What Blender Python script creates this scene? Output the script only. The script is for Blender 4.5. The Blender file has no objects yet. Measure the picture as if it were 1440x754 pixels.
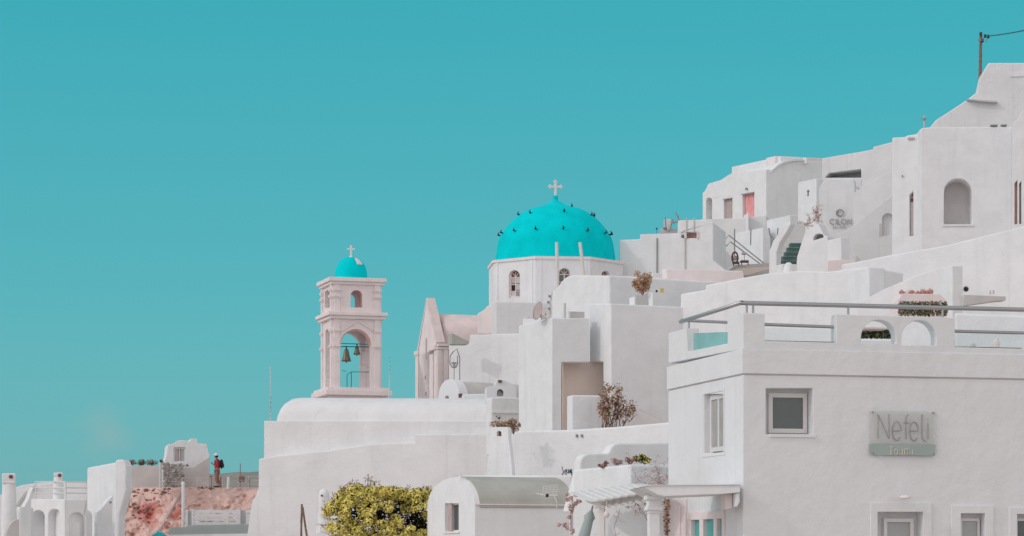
import bpy, bmesh, math, random
from mathutils import Vector, Matrix, geometry, noise
random.seed(7)
R = math.radians
sc = bpy.context.scene
COL = sc.collection
# ------------------------------------------------------------------ camera
F = 3600.0      # focal length in photograph pixels (photo 1440 wide)
HZ = 790.0      # horizon row, just under the frame
CZ = 12.0       # eye height
cam = bpy.data.objects.new('camera', bpy.data.cameras.new('camera'))
COL.objects.link(cam)
cam.location = (0, 0, CZ)
cam.rotation_euler = (R(90), 0, 0)
cam.data.sensor_width = 36.0
cam.data.lens = 36.0 * F / 1440.0
cam.data.shift_y = (HZ - 377.0) / 1440.0
cam.data.clip_start = 0.5
cam.data.clip_end = 20000
sc.camera = cam
# ------------------------------------------------------------------ light
SUN_EL = 33.0
SUN_DIR = Vector((-0.906 * math.cos(R(SUN_EL)), -0.423 * math.cos(R(SUN_EL)), math.sin(R(SUN_EL)))).normalized()
sc.view_settings.view_transform = 'Standard'
sc.view_settings.look = 'None'
sc.view_settings.gamma = 1.0
sc.view_settings.exposure = EXPOSURE = -1.94
sd = bpy.data.lights.new('sun', 'SUN')
sd.energy = 2.0
sd.angle = R(0.5)
sd.color = (1.0, 0.94, 0.90)
sun = bpy.data.objects.new('sun', sd)
COL.objects.link(sun)
sun.rotation_euler = SUN_DIR.to_track_quat('Z', 'Y').to_euler()
W = bpy.data.worlds.new('World')
sc.world = W
W.use_nodes = True
wt = W.node_tree
for n in list(wt.nodes):
    wt.nodes.remove(n)
def wn(t, **k):
    n = wt.nodes.new(t)
    for a, b in k.items():
        setattr(n, a, b)
    return n
sky = wn('ShaderNodeTexSky', sky_type='NISHITA', sun_disc=False)
sky.sun_elevation = R(SUN_EL)
sky.sun_rotation = math.atan2(SUN_DIR.x, SUN_DIR.y)
sky.air_density = 1.0
sky.dust_density = 1.5
sky.ozone_density = 1.0
bw = wn('ShaderNodeRGBToBW')
wt.links.new(sky.outputs[0], bw.inputs[0])
# brightness of the physical sky, evened out a little, carries the teal cast the photo was toned with
powr = wn('ShaderNodeMath', operation='POWER'); powr.inputs[1].default_value = 0.3
wt.links.new(bw.outputs[0], powr.inputs[0])
tc = wn('ShaderNodeTexCoord')
sep = wn('ShaderNodeSeparateXYZ')
wt.links.new(tc.outputs['Generated'], sep.inputs[0])
ramp = wn('ShaderNodeValToRGB')
wt.links.new(sep.outputs['Z'], ramp.inputs[0])
cr = ramp.color_ramp
cr.elements[0].position = 0.0; cr.elements[0].color = (0.215, 0.452, 0.470, 1)
cr.elements[1].position = 1.0; cr.elements[1].color = (0.15, 0.47, 0.60, 1)
for p, c in ((0.05, (0.150, 0.448, 0.472, 1)), (0.11, (0.096, 0.440, 0.495, 1)), (0.21, (0.055, 0.430, 0.512, 1)), (0.4, (0.07, 0.43, 0.53, 1))):
    e = cr.elements.new(p); e.color = c
# pale fill glow added to the sky behind the camera to lighten shaded walls
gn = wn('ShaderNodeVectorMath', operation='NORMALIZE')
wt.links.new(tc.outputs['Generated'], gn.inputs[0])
gd = wn('ShaderNodeVectorMath', operation='DOT_PRODUCT'); gd.inputs[1].default_value = (SUN_DIR + Vector((0.5, -1.3, 0))).normalized()   # turned off the sun toward the unseen sky behind the camera
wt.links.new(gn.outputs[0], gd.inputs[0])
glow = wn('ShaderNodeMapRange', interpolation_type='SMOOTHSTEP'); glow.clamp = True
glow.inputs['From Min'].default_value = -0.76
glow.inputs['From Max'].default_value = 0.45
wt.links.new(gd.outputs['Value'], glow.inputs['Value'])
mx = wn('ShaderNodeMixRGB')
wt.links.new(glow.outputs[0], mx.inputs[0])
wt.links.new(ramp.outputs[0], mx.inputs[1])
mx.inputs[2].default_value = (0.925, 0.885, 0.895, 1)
# a faint pale puff of cloud low on the left, with noise for its edge
puff_dir = Vector(((150 - 720) / F, 1.0, (HZ - 612) / F)).normalized()
dist = wn('ShaderNodeVectorMath', operation='DISTANCE'); dist.inputs[1].default_value = puff_dir
nz = wn('ShaderNodeTexNoise'); nz.inputs['Scale'].default_value = 90; nz.inputs['Detail'].default_value = 4
wt.links.new(tc.outputs['Generated'], nz.inputs['Vector'])
nrm = wn('ShaderNodeVectorMath', operation='NORMALIZE')
wt.links.new(tc.outputs['Generated'], nrm.inputs[0])
wt.links.new(nrm.outputs[0], dist.inputs[0])
ad = wn('ShaderNodeMath', operation='MULTIPLY_ADD'); ad.inputs[1].default_value = -0.016; 
wt.links.new(nz.outputs[0], ad.inputs[0]); wt.links.new(dist.outputs['Value'], ad.inputs[2])
pr = wn('ShaderNodeMapRange', interpolation_type='SMOOTHSTEP'); pr.clamp = True
pr.inputs['From Min'].default_value = 0.006; pr.inputs['From Max'].default_value = -0.008
pr.inputs['To Min'].default_value = 0.0; pr.inputs['To Max'].default_value = 0.26
wt.links.new(ad.outputs[0], pr.inputs['Value'])
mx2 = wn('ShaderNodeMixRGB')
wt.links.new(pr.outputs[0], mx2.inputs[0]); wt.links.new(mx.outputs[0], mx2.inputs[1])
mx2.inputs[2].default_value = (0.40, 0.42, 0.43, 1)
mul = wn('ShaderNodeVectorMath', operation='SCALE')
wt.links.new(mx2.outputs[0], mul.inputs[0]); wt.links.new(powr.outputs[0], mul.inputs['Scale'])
bg = wn('ShaderNodeBackground'); bg.inputs['Strength'].default_value = 0.15
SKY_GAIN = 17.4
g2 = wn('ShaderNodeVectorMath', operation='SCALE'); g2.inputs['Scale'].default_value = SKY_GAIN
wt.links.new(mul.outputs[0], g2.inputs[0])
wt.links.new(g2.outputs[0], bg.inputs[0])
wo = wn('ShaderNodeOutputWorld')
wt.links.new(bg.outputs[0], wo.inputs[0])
# ------------------------------------------------------------------ materials
def srgb(r, g, b):
    f = lambda c: (c / 12.92 if c <= 0.04045 else ((c + 0.055) / 1.055) ** 2.4)
    return (f(r / 255), f(g / 255), f(b / 255))
def mat(name, col, rough=0.9, var=0.06, scale=1.5, bump=0.0, bscale=12.0, col2=None, metal=0.0, spec=0.2, detail=5, streak=0.0, contrast=(0.35, 0.65), alpha=None, trans=0.0):
    m = bpy.data.materials.new(name); m.use_nodes = True
    nt = m.node_tree; b = nt.nodes['Principled BSDF']
    b.inputs['Roughness'].default_value = rough
    b.inputs['Metallic'].default_value = metal
    b.inputs['Specular IOR Level'].default_value = spec
    tcn = nt.nodes.new('ShaderNodeTexCoord')
    geo = nt.nodes.new('ShaderNodeNewGeometry')
    n1 = nt.nodes.new('ShaderNodeTexNoise'); n1.inputs['Scale'].default_value = scale; n1.inputs['Detail'].default_value = detail
    nt.links.new(geo.outputs['Position'], n1.inputs['Vector'])
    rp = nt.nodes.new('ShaderNodeValToRGB')
    rp.color_ramp.elements[0].position = contrast[0]; rp.color_ramp.elements[1].position = contrast[1]
    c2 = col2 if col2 else tuple(c * (1 - var) for c in col)
    rp.color_ramp.elements[0].color = (*c2, 1); rp.color_ramp.elements[1].color = (*col, 1)
    nt.links.new(n1.outputs[0], rp.inputs[0])
    out = rp.outputs[0]
    if streak:
        mp = nt.nodes.new('ShaderNodeMapping'); mp.inputs['Scale'].default_value = (3.0, 3.0, 0.25)
        nt.links.new(geo.outputs['Position'], mp.inputs[0])
        n2 = nt.nodes.new('ShaderNodeTexNoise'); n2.inputs['Scale'].default_value = 1.2; n2.inputs['Detail'].default_value = 6
        nt.links.new(mp.outputs[0], n2.inputs['Vector'])
        r2 = nt.nodes.new('ShaderNodeMapRange'); r2.inputs['From Min'].default_value = 0.55; r2.inputs['From Max'].default_value = 0.8
        r2.inputs['To Min'].default_value = 0; r2.inputs['To Max'].default_value = streak
        nt.links.new(n2.outputs[0], r2.inputs[0])
        mm = nt.nodes.new('ShaderNodeMixRGB'); nt.links.new(r2.outputs[0], mm.inputs[0]); nt.links.new(out, mm.inputs[1])
        mm.inputs[2].default_value = (*(c * 0.72 for c in col), 1)
        out = mm.outputs[0]
    nt.links.new(out, b.inputs['Base Color'])
    if bump:
        n3 = nt.nodes.new('ShaderNodeTexNoise'); n3.inputs['Scale'].default_value = bscale; n3.inputs['Detail'].default_value = 6
        nt.links.new(geo.outputs['Position'], n3.inputs['Vector'])
        n4 = nt.nodes.new('ShaderNodeTexNoise'); n4.inputs['Scale'].default_value = bscale * 0.12; n4.inputs['Detail'].default_value = 2
        nt.links.new(geo.outputs['Position'], n4.inputs['Vector'])
        am = nt.nodes.new('ShaderNodeMath'); am.operation = 'MULTIPLY_ADD'; am.inputs[1].default_value = 4.0
        nt.links.new(n4.outputs[0], am.inputs[0]); nt.links.new(n3.outputs[0], am.inputs[2])
        bp = nt.nodes.new('ShaderNodeBump'); bp.inputs['Strength'].default_value = bump; bp.inputs['Distance'].default_value = 0.02
        nt.links.new(am.outputs[0], bp.inputs['Height']); nt.links.new(bp.outputs[0], b.inputs['Normal'])
    if trans:
        b.inputs['Transmission Weight'].default_value = trans
    return m
M = {}
M['white'] = mat('white_plaster', (0.81, 0.82, 0.835), bump=0.55, var=0.06, streak=0.3)
M['white2'] = mat('white_limewash', (0.785, 0.79, 0.80), bump=0.6, var=0.07, scale=0.8, streak=0.35)
M['house'] = mat('smooth_white_render', (0.77, 0.78, 0.795), bump=0.3, bscale=30, var=0.035, streak=0.2)
M['pinkish'] = mat('pinkish_limewash', (0.85, 0.765, 0.76), bump=0.6, var=0.07, streak=0.3)
M['rosewash'] = mat('rose_limewash', (0.79, 0.675, 0.66), bump=0.6, var=0.12, streak=0.35)
M['salmon'] = mat('salmon_plaster', (0.86, 0.50, 0.47), bump=0.4, var=0.15)
M['greygreen'] = mat('grey_green_roof_coat', (0.47, 0.47, 0.43), bump=0.5, var=0.14, streak=0.3)
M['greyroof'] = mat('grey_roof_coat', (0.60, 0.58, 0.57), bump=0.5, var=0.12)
M['tan'] = mat('tan_plaster', (0.86, 0.74, 0.66), bump=0.5, var=0.14, scale=0.6, streak=0.3)
M['teal'] = mat('teal_dome_paint', (0.0, 0.68, 0.73), rough=0.8, bump=0.5, streak=0.3, var=0.12, scale=1.4, spec=0.04)
M['teald'] = mat('teal_metal_paint', (0.02, 0.26, 0.28), rough=0.5)
M['glass'] = mat('dark_window_glass', (0.12, 0.15, 0.145), rough=0.08, spec=0.6, var=0.2, scale=0.7)
M['tealglass'] = mat('teal_shop_glass', (0.12, 0.50, 0.50), rough=0.15, spec=0.5, var=0.25)
M['paleglass'] = mat('pale_window_glass', (0.42, 0.44, 0.44), rough=0.3, spec=0.5, var=0.15)
M['beigeglass'] = mat('beige_reflecting_glass', (0.46, 0.43, 0.41), rough=0.35, spec=0.4, var=0.2)
M['frame'] = mat('white_window_paint', (0.72, 0.71, 0.70), rough=0.5, var=0.04)
M['pinkdoor'] = mat('pink_door_paint', (0.88, 0.40, 0.40), rough=0.6, var=0.14, scale=3)
M['greydoor'] = mat('faded_rose_grey_door_paint', (0.52, 0.43, 0.42), rough=0.7, var=0.12, scale=3)
M['brown'] = mat('brown_window_paint', (0.20, 0.10, 0.09), rough=0.6, var=0.2)
M['dark'] = mat('dark_opening', (0.035, 0.03, 0.032), rough=0.9)
M['steel'] = mat('brushed_steel', (0.42, 0.42, 0.43), rough=0.35, metal=0.7, spec=0.5)
M['grey'] = mat('grey_painted_metal', (0.30, 0.30, 0.31), rough=0.5)
M['darkmetal'] = mat('dark_metal', (0.06, 0.06, 0.065), rough=0.5)
M['bronze'] = mat('weathered_bronze', (0.22, 0.21, 0.15), rough=0.45, metal=0.6, var=0.4, scale=9, spec=0.5)
M['wood'] = mat('weathered_wood', (0.30, 0.19, 0.15), rough=0.85, var=0.4, scale=7, bump=0.4)
M['palewood'] = mat('whitewashed_wood', (0.82, 0.80, 0.79), rough=0.8, var=0.1, scale=6, bump=0.3)
M['rock'] = mat('pink_volcanic_rock', (0.76, 0.54, 0.48), rough=0.95, col2=(0.66, 0.44, 0.385), scale=3.0, bump=1.0, bscale=9, detail=12)
M['redrock'] = mat('rust_red_rock', (0.56, 0.15, 0.11), rough=0.95, col2=(0.60, 0.30, 0.25), scale=1.6, bump=0.8, bscale=5)
M['darkrock'] = mat('dark_lava_stone', (0.27, 0.18, 0.16), rough=0.95, var=0.5, scale=4, bump=0.8)
M['earth'] = mat('dusty_pink_earth', (0.64, 0.55, 0.50), rough=0.95, col2=(0.52, 0.44, 0.39), scale=0.35, bump=0.8, bscale=2)
M['hill'] = mat('dry_hill_scrub', (0.33, 0.30, 0.265), rough=0.95, col2=(0.24, 0.235, 0.20), scale=0.12, bump=1.0, bscale=1, detail=9)
M['stone'] = mat('rubble_stone', (0.46, 0.44, 0.42), rough=0.95, col2=(0.22, 0.20, 0.19), scale=3.5, bump=0.8)
M['mortar'] = mat('pale_mortar', (0.62, 0.60, 0.57), rough=0.95, bump=0.6)
M['sea'] = mat('sea_water', (0.02, 0.10, 0.12), rough=0.12, spec=0.5, bump=0.4, bscale=0.4)
M['pavers'] = mat('pale_paving', (0.50, 0.47, 0.45), rough=0.9, bump=0.4, var=0.15)
M['floorteal'] = mat('grey_teal_painted_floor', (0.42, 0.47, 0.46), rough=0.7, var=0.1)
M['stepgreen'] = mat('green_painted_step', (0.11, 0.21, 0.19), rough=0.8, var=0.3, scale=5)
M['greytread'] = mat('worn_grey_green_tread', (0.26, 0.33, 0.30), rough=0.9, var=0.3, scale=6)
M['umb'] = mat('teal_parasol_cloth', (0.02, 0.46, 0.52), rough=0.85)
M['umbgrey'] = mat('pale_teal_parasol_cloth', (0.36, 0.44, 0.43), rough=0.9, var=0.15)
M['leafyellow'] = mat('yellow_green_leaf', (0.95, 0.82, 0.26), rough=0.5, col2=(0.60, 0.54, 0.13), scale=5, spec=0.3, detail=3)
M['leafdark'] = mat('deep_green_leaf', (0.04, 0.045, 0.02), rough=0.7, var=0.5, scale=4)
M['leafolive'] = mat('olive_leaf', (0.26, 0.25, 0.09), rough=0.7, col2=(0.10, 0.11, 0.05), scale=6)
M['leafdry'] = mat('dry_pink_brown_leaf', (0.66, 0.44, 0.38), rough=0.85, col2=(0.40, 0.24, 0.19), scale=8)
M['leafgold'] = mat('golden_dry_leaf', (0.70, 0.50, 0.25), rough=0.85, col2=(0.38, 0.24, 0.14), scale=7)
M['leafgrey'] = mat('grey_green_leaf', (0.20, 0.225, 0.17), rough=0.85, col2=(0.07, 0.085, 0.06), scale=7)
M['twig'] = mat('brown_twig', (0.22, 0.13, 0.11), rough=0.9)
M['pinktwig'] = mat('pink_vine_twig', (0.50, 0.24, 0.23), rough=0.9)
M['terracotta'] = mat('terracotta', (0.58, 0.28, 0.23), rough=0.85, var=0.2)
M['skin'] = mat('tanned_skin', (0.36, 0.19, 0.13), rough=0.6)
M['darkhair'] = mat('black_hair', (0.02, 0.018, 0.018), rough=0.8)
M['shirt'] = mat('crimson_cotton', (0.48, 0.05, 0.075), rough=0.9, var=0.25, scale=9)
M['shorts'] = mat('rust_brown_cotton', (0.33, 0.17, 0.14), rough=0.9, var=0.2)
M['black'] = mat('black_nylon', (0.018, 0.018, 0.025), rough=0.7)
M['cap'] = mat('white_cap_cloth', (0.78, 0.76, 0.77), rough=0.9)
M['letter'] = mat('dark_grey_lettering', (0.33, 0.32, 0.325), rough=0.6)
M['signglass'] = mat('frosted_sign_glass', (0.70, 0.72, 0.70), rough=0.25, spec=0.5, var=0.03)
M['signband'] = mat('grey_green_sign_band', (0.36, 0.44, 0.41), rough=0.35, spec=0.4, var=0.08)
M['signpale'] = mat('pale_sign_lettering', (0.62, 0.60, 0.53), rough=0.5)
M['rust'] = mat('rusty_brown_sign', (0.26, 0.16, 0.145), rough=0.8, var=0.3, scale=8)
M['greentag'] = mat('green_spray_paint', (0.05, 0.20, 0.17), rough=0.7)
M['tagpurple'] = mat('grey_purple_spray_paint', (0.25, 0.2, 0.24), rough=0.7)
M['yellow'] = mat('yellow_paint', (0.75, 0.55, 0.14), rough=0.7)
M['wire'] = mat('teal_grey_cable', (0.05, 0.16, 0.17), rough=0.6)
g = mat('clear_balustrade_glass', (0.55, 0.80, 0.78), rough=0.03, spec=0.5)
g.node_tree.nodes['Principled BSDF'].inputs['Alpha'].default_value = 0.14
M['clear'] = g
M['signglass'].node_tree.nodes['Principled BSDF'].inputs['Alpha'].default_value = 0.4
g = mat('turquoise_balustrade_glass', (0.22, 0.60, 0.58), rough=0.05, spec=0.5, var=0.2)
g.node_tree.nodes['Principled BSDF'].inputs['Alpha'].default_value = 0.6
M['clearteal'] = g
# ------------------------------------------------------------------ geometry helpers
def V(px, py, Y):
    return Vector(((px - 720) / F * Y, Y, CZ + (HZ - py) / F * Y))
class Plane:
    """Upright wall plane through pixel column px at depth Y, running at ang degrees; d is measured into the wall, away from the viewer."""
    def __init__(s, px, Y, ang):
        s.c = math.cos(R(ang)); s.s = math.sin(R(ang)); s.ang = ang
        s.ox = (px - 720) / F * Y; s.oy = Y
    def off(s, d):
        p = Plane(720, 1, s.ang); p.ox = s.ox - s.s * d; p.oy = s.oy + s.c * d
        return p
    def uz(s, px, py):
        k = (px - 720) / F
        u = (k * s.oy - s.ox) / (s.c - k * s.s)
        return u, (HZ - py) / F * (s.oy + u * s.s)
    def w(s, u, z, d=0.0):
        return Vector((s.ox + u * s.c - d * s.s, s.oy + u * s.s + d * s.c, CZ + z))
    def P(s, px, py, d=0.0):
        u, z = s.uz(px, py)
        return s.w(u, z, d)
def arch_px(x0, x1, ytop, ybot, n=14):
    """outline of a round-headed opening in pixels"""
    r = (x1 - x0) / 2; cx = (x0 + x1) / 2
    pts = [(x0, ybot)]
    for i in range(n + 1):
        a = math.pi - math.pi * i / n
        pts.append((cx + r * math.cos(a), ytop + r - r * math.sin(a)))
    pts.append((x1, ybot))
    return pts
def curve(p0, p1, n=8, k=1):
    """quarter ellipse from p0 to p1; k=1 leaves p0 vertically, k=-1 leaves it horizontally"""
    out = []
    for i in range(n + 1):
        t = math.pi / 2 * i / n
        if k == 1: out.append((p0[0] + (p1[0] - p0[0]) * (1 - math.cos(t)), p0[1] + (p1[1] - p0[1]) * math.sin(t)))
        else: out.append((p0[0] + (p1[0] - p0[0]) * math.sin(t), p0[1] + (p1[1] - p0[1]) * (1 - math.cos(t))))
    return out
ORG = {}
class B:
    """collects shapes and links them as one mesh object"""
    def __init__(s): s.v = []; s.f = []; s.m = []; s.sm = []; s.cur = 0; s.smooth = False
    def add(s, vs, fs, mi=None, sm=None):
        o = len(s.v); s.v += [Vector(x) for x in vs]
        for f in fs:
            s.f.append([i + o for i in f]); s.m.append(s.cur if mi is None else mi); s.sm.append(s.smooth if sm is None else sm)
        return s
    def prism(s, pl, out, d0, d1, holes=(), px=True, mi=0):
        """holes: (outline, reveal depth or None for right through, reveal material index, back material index)"""
        o = [pl.uz(*p) for p in out] if px else list(out)
        hs = [([pl.uz(*p) for p in h[0]] if px else list(h[0]), *h[1:]) for h in holes]
        if not hs:
            n = len(o)
            vs = [pl.w(u, z, d0) for u, z in o] + [pl.w(u, z, d1) for u, z in o]
            s.add(vs, [list(range(n)), [2 * n - 1 - i for i in range(n)]] + [[i, i + n, (i + 1) % n + n, (i + 1) % n] for i in range(n)], mi)
            return s
        loops = [[Vector((u, z, 0)) for u, z in o]] + [[Vector((u, z, 0)) for u, z in h[0]] for h in hs]
        tris = geometry.tessellate_polygon(loops)
        flat = [p for l in loops for p in l]
        s.add([pl.w(p.x, p.y, d0) for p in flat], [list(t) for t in tris], mi)
        thr = [loops[0]] + [loops[i + 1] for i, h in enumerate(hs) if h[1] is None]
        flat2 = [p for l in thr for p in l]
        s.add([pl.w(p.x, p.y, d1) for p in flat2], [list(t) for t in geometry.tessellate_polygon(thr)], mi)
        n = len(o)
        s.add([pl.w(u, z, d0) for u, z in o] + [pl.w(u, z, d1) for u, z in o], [[i, i + n, (i + 1) % n + n, (i + 1) % n] for i in range(n)], mi)
        for h in hs:
            e = d1 if h[1] is None else d0 + h[1]; k = len(h[0])
            rm = h[2] if len(h) > 2 else mi; bm_ = h[3] if len(h) > 3 else mi
            s.add([pl.w(u, z, d0) for u, z in h[0]] + [pl.w(u, z, e) for u, z in h[0]], [[i, (i + 1) % k, (i + 1) % k + k, i + k] for i in range(k)], rm)
            if h[1] is not None:
                s.add([pl.w(u, z, e) for u, z in h[0]], [list(range(k))], bm_)
        return s
    def box(s, pl, x0, y0, x1, y1, d0, d1, mi=0):
        """box whose face spans two pixel corners of a plane"""
        u0, z0 = pl.uz(x0, y0); u1, z1 = pl.uz(x1, y1)
        return s.ubox(pl, u0, z0, u1, z1, d0, d1, mi)
    def ubox(s, pl, u0, z0, u1, z1, d0, d1, mi=0):
        return s.prism(pl, [(u0, z0), (u1, z0), (u1, z1), (u0, z1)], d0, d1, px=False, mi=mi)
    def ring(s, pl, x0, y0, x1, y1, w, d0, d1, bars=0, hb=0, mi=0):
        u0, z0 = pl.uz(x0, y0); u1, z1 = pl.uz(x1, y1)
        if z0 < z1: z0, z1 = z1, z0
        s.ubox(pl, u0, z1, u0 + w, z0, d0, d1, mi); s.ubox(pl, u1 - w, z1, u1, z0, d0, d1, mi)
        s.ubox(pl, u0 + w, z0 - w, u1 - w, z0, d0, d1, mi); s.ubox(pl, u0 + w, z1, u1 - w, z1 + w, d0, d1, mi)
        for i in range(bars):
            c = u0 + (u1 - u0) * (i + 1) / (bars + 1); s.ubox(pl, c - w / 2, z1 + w, c + w / 2, z0 - w, d0 + .003, d1 - .003, mi)
        for i in range(hb):
            c = z0 + (z1 - z0) * (i + 1) / (hb + 1); s.ubox(pl, u0 + w, c - w / 2, u1 - w, c + w / 2, d0 + .006, d1 - .006, mi)
        return s
    def tube(s, pts, r, n=6, r2=None, mi=0, sm=True):
        pts = [Vector(p) for p in pts]; k = len(pts); vs = []
        for i, p in enumerate(pts):
            t = (pts[min(i + 1, k - 1)] - pts[max(i - 1, 0)]).normalized()
            a = t.cross(Vector((0, 0, 1)))
            if a.length < 1e-3: a = Vector((1, 0, 0))
            a.normalize(); b = t.cross(a)
            rr = r if r2 is None else r + (r2 - r) * i / (k - 1)
            vs += [p + a * (rr * math.cos(2 * math.pi * j / n)) + b * (rr * math.sin(2 * math.pi * j / n)) for j in range(n)]
        fs = [[i * n + j, i * n + (j + 1) % n, (i + 1) * n + (j + 1) % n, (i + 1) * n + j] for i in range(k - 1) for j in range(n)]
        s.add(vs, fs, mi, sm)
        s.add(vs[:n], [list(range(n))[::-1]], mi, False); s.add(vs[-n:], [list(range(n))], mi, False)
        return s
    def lathe(s, c, prof, n=24, mi=0, sm=True, axis=None, sy=1.0):
        """prof: (radius, height) from the bottom up"""
        q = Vector(axis).to_track_quat('Z', 'Y').to_matrix() if axis else Matrix.Identity(3)
        vs = []; c = Vector(c)
        for r, h in prof:
            vs += [c + q @ Vector((r * math.cos(2 * math.pi * j / n), sy * r * math.sin(2 * math.pi * j / n), h)) for j in range(n)]
        fs = [[i * n + j, i * n + (j + 1) % n, (i + 1) * n + (j + 1) % n, (i + 1) * n + j] for i in range(len(prof) - 1) for j in range(n)]
        s.add(vs, fs, mi, sm)
        if prof[0][0] > 1e-4: s.add(vs[:n], [list(range(n))[::-1]], mi, False)
        if prof[-1][0] > 1e-4: s.add(vs[-n:], [list(range(n))], mi, False)
        return s
    def blob(s, c, r, sq=(1, 1, 1), amp=0.25, seed=0, sub=2, mi=0, sm=False):
        bm = bmesh.new(); bmesh.ops.create_icosphere(bm, subdivisions=sub, radius=1)
        for v in bm.verts:
            k = 1 + amp * noise.noise(v.co * 1.7 + Vector((seed * 3.1, seed, 0)))
            v.co = Vector(c) + Vector((v.co.x * sq[0], v.co.y * sq[1], v.co.z * sq[2])) * (r * k)
        bm.verts.index_update()
        s.add([v.co.copy() for v in bm.verts], [[v.index for v in f.verts] for f in bm.faces], mi, sm); bm.free()
        return s
    def build(s, name, mats, parent=None, bevel=0.0, seg=2, kind=None, label=None):
        me = bpy.data.meshes.new(name)
        xs = [v.x for v in s.v]; ys = [v.y for v in s.v]; zs = [v.z for v in s.v]
        org = Vector(((min(xs) + max(xs)) / 2, (min(ys) + max(ys)) / 2, min(zs)))
        me.from_pydata([v - org for v in s.v], [], s.f)
        if not isinstance(mats, (list, tuple)): mats = [mats]
        for m in mats: me.materials.append(M[m])
        me.polygons.foreach_set('material_index', s.m)
        me.polygons.foreach_set('use_smooth', s.sm)
        bm = bmesh.new(); bm.from_mesh(me)
        if bevel: bmesh.ops.remove_doubles(bm, verts=bm.verts, dist=1e-4)
        if len(bm.faces) < 20000: bmesh.ops.recalc_face_normals(bm, faces=bm.faces)
        bm.to_mesh(me); bm.free(); me.update()
        o = bpy.data.objects.new(name, me); COL.objects.link(o)
        if bevel:
            md = o.modifiers.new('bevel', 'BEVEL'); md.width = bevel; md.segments = seg; md.limit_method = 'ANGLE'; md.angle_limit = R(38)
        ORG[o.name] = org
        if parent: o.parent = parent; o.location = org - ORG[parent.name]
        else: o.location = org
        if kind: o['kind'] = kind
        if label: o['label'] = label
        return o
def thing(name, label, cat, loc, group=None):
    o = bpy.data.objects.new(name, None); COL.objects.link(o); o.location = loc; o.empty_display_size = .3
    ORG[o.name] = Vector(loc); o['label'] = label; o['category'] = cat
    if group: o['group'] = group
    return o
def tag(o, label, cat, group=None):
    o['label'] = label; o['category'] = cat
    if group: o['group'] = group
    return o
def twin(o, loc, parent=None):
    """copy of a part sharing its mesh, at a world position"""
    c = o.copy(); COL.objects.link(c); ORG[c.name] = Vector(loc)
    p = parent or o.parent
    c.parent = p; c.location = Vector(loc) - (ORG[p.name] if p else Vector())
    return c
def slab(name, label, pl, out, depth, m='white', bevel=0.05, holes=(), cat='building', parts=True):
    """a thing made of one traced wall outline pushed back into depth, with its wall as a part; returns (thing, wall)"""
    ps = [pl.P(*p) for p in out]
    base = pl.w(*(pl.uz(out[0][0], out[0][1])[0:1]), 0); base.z = min(p.z for p in ps)
    t = thing(name, label, cat, base)
    ms = [m] if isinstance(m, str) else m
    w = B().prism(pl, out, 0, depth, holes).build('wall', ms, t, bevel)
    return t, w
def leafquads(b, c, rad, n, size, mi_pick, jit=0.5, flat=None):
    """n small leaves scattered in an ellipsoid shell"""
    c = Vector(c); vs = []; fs = []; ms = []
    for i in range(n):
        d = Vector((random.gauss(0, 1), random.gauss(0, 1), random.gauss(0, 1))).normalized()
        k = (1 - jit * random.random() ** 1.6)
        p = c + Vector((d.x * rad[0], d.y * rad[1], d.z * rad[2])) * k
        nrm = (d + Vector((random.gauss(0, .6), random.gauss(0, .6), random.gauss(0, .6) + .35))).normalized()
        a = nrm.orthogonal().normalized(); a.rotate(Matrix.Rotation(random.random() * 6.28, 3, nrm)); e = nrm.cross(a)
        s_ = size * random.uniform(.6, 1.35)
        o = len(vs)
        vs += [p - a * s_, p - e * s_ * .45 - a * s_ * .1 + nrm * s_ * .12, p + a * s_, p + e * s_ * .45 - a * s_ * .1 + nrm * s_ * .12]
        fs.append([o, o + 1, o + 2]); fs.append([o, o + 2, o + 3])
        m_ = mi_pick(); ms += [m_, m_]
    o = len(b.v); b.v += vs
    for f, m_ in zip(fs, ms): b.f.append([i + o for i in f]); b.m.append(m_); b.sm.append(False)
def branches(b, base, tips, r, mi=0, bend=.15):
    for t in tips:
        t = Vector(t); base = Vector(base)
        mid = base.lerp(t, .5) + Vector((random.uniform(-1, 1), random.uniform(-1, 1), random.uniform(-.3, .6))) * bend
        b.tube([base, base.lerp(mid, .5) + Vector((0, 0, bend * .2)), mid, mid.lerp(t, .5), t], r, 5, r * .3, mi)
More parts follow.
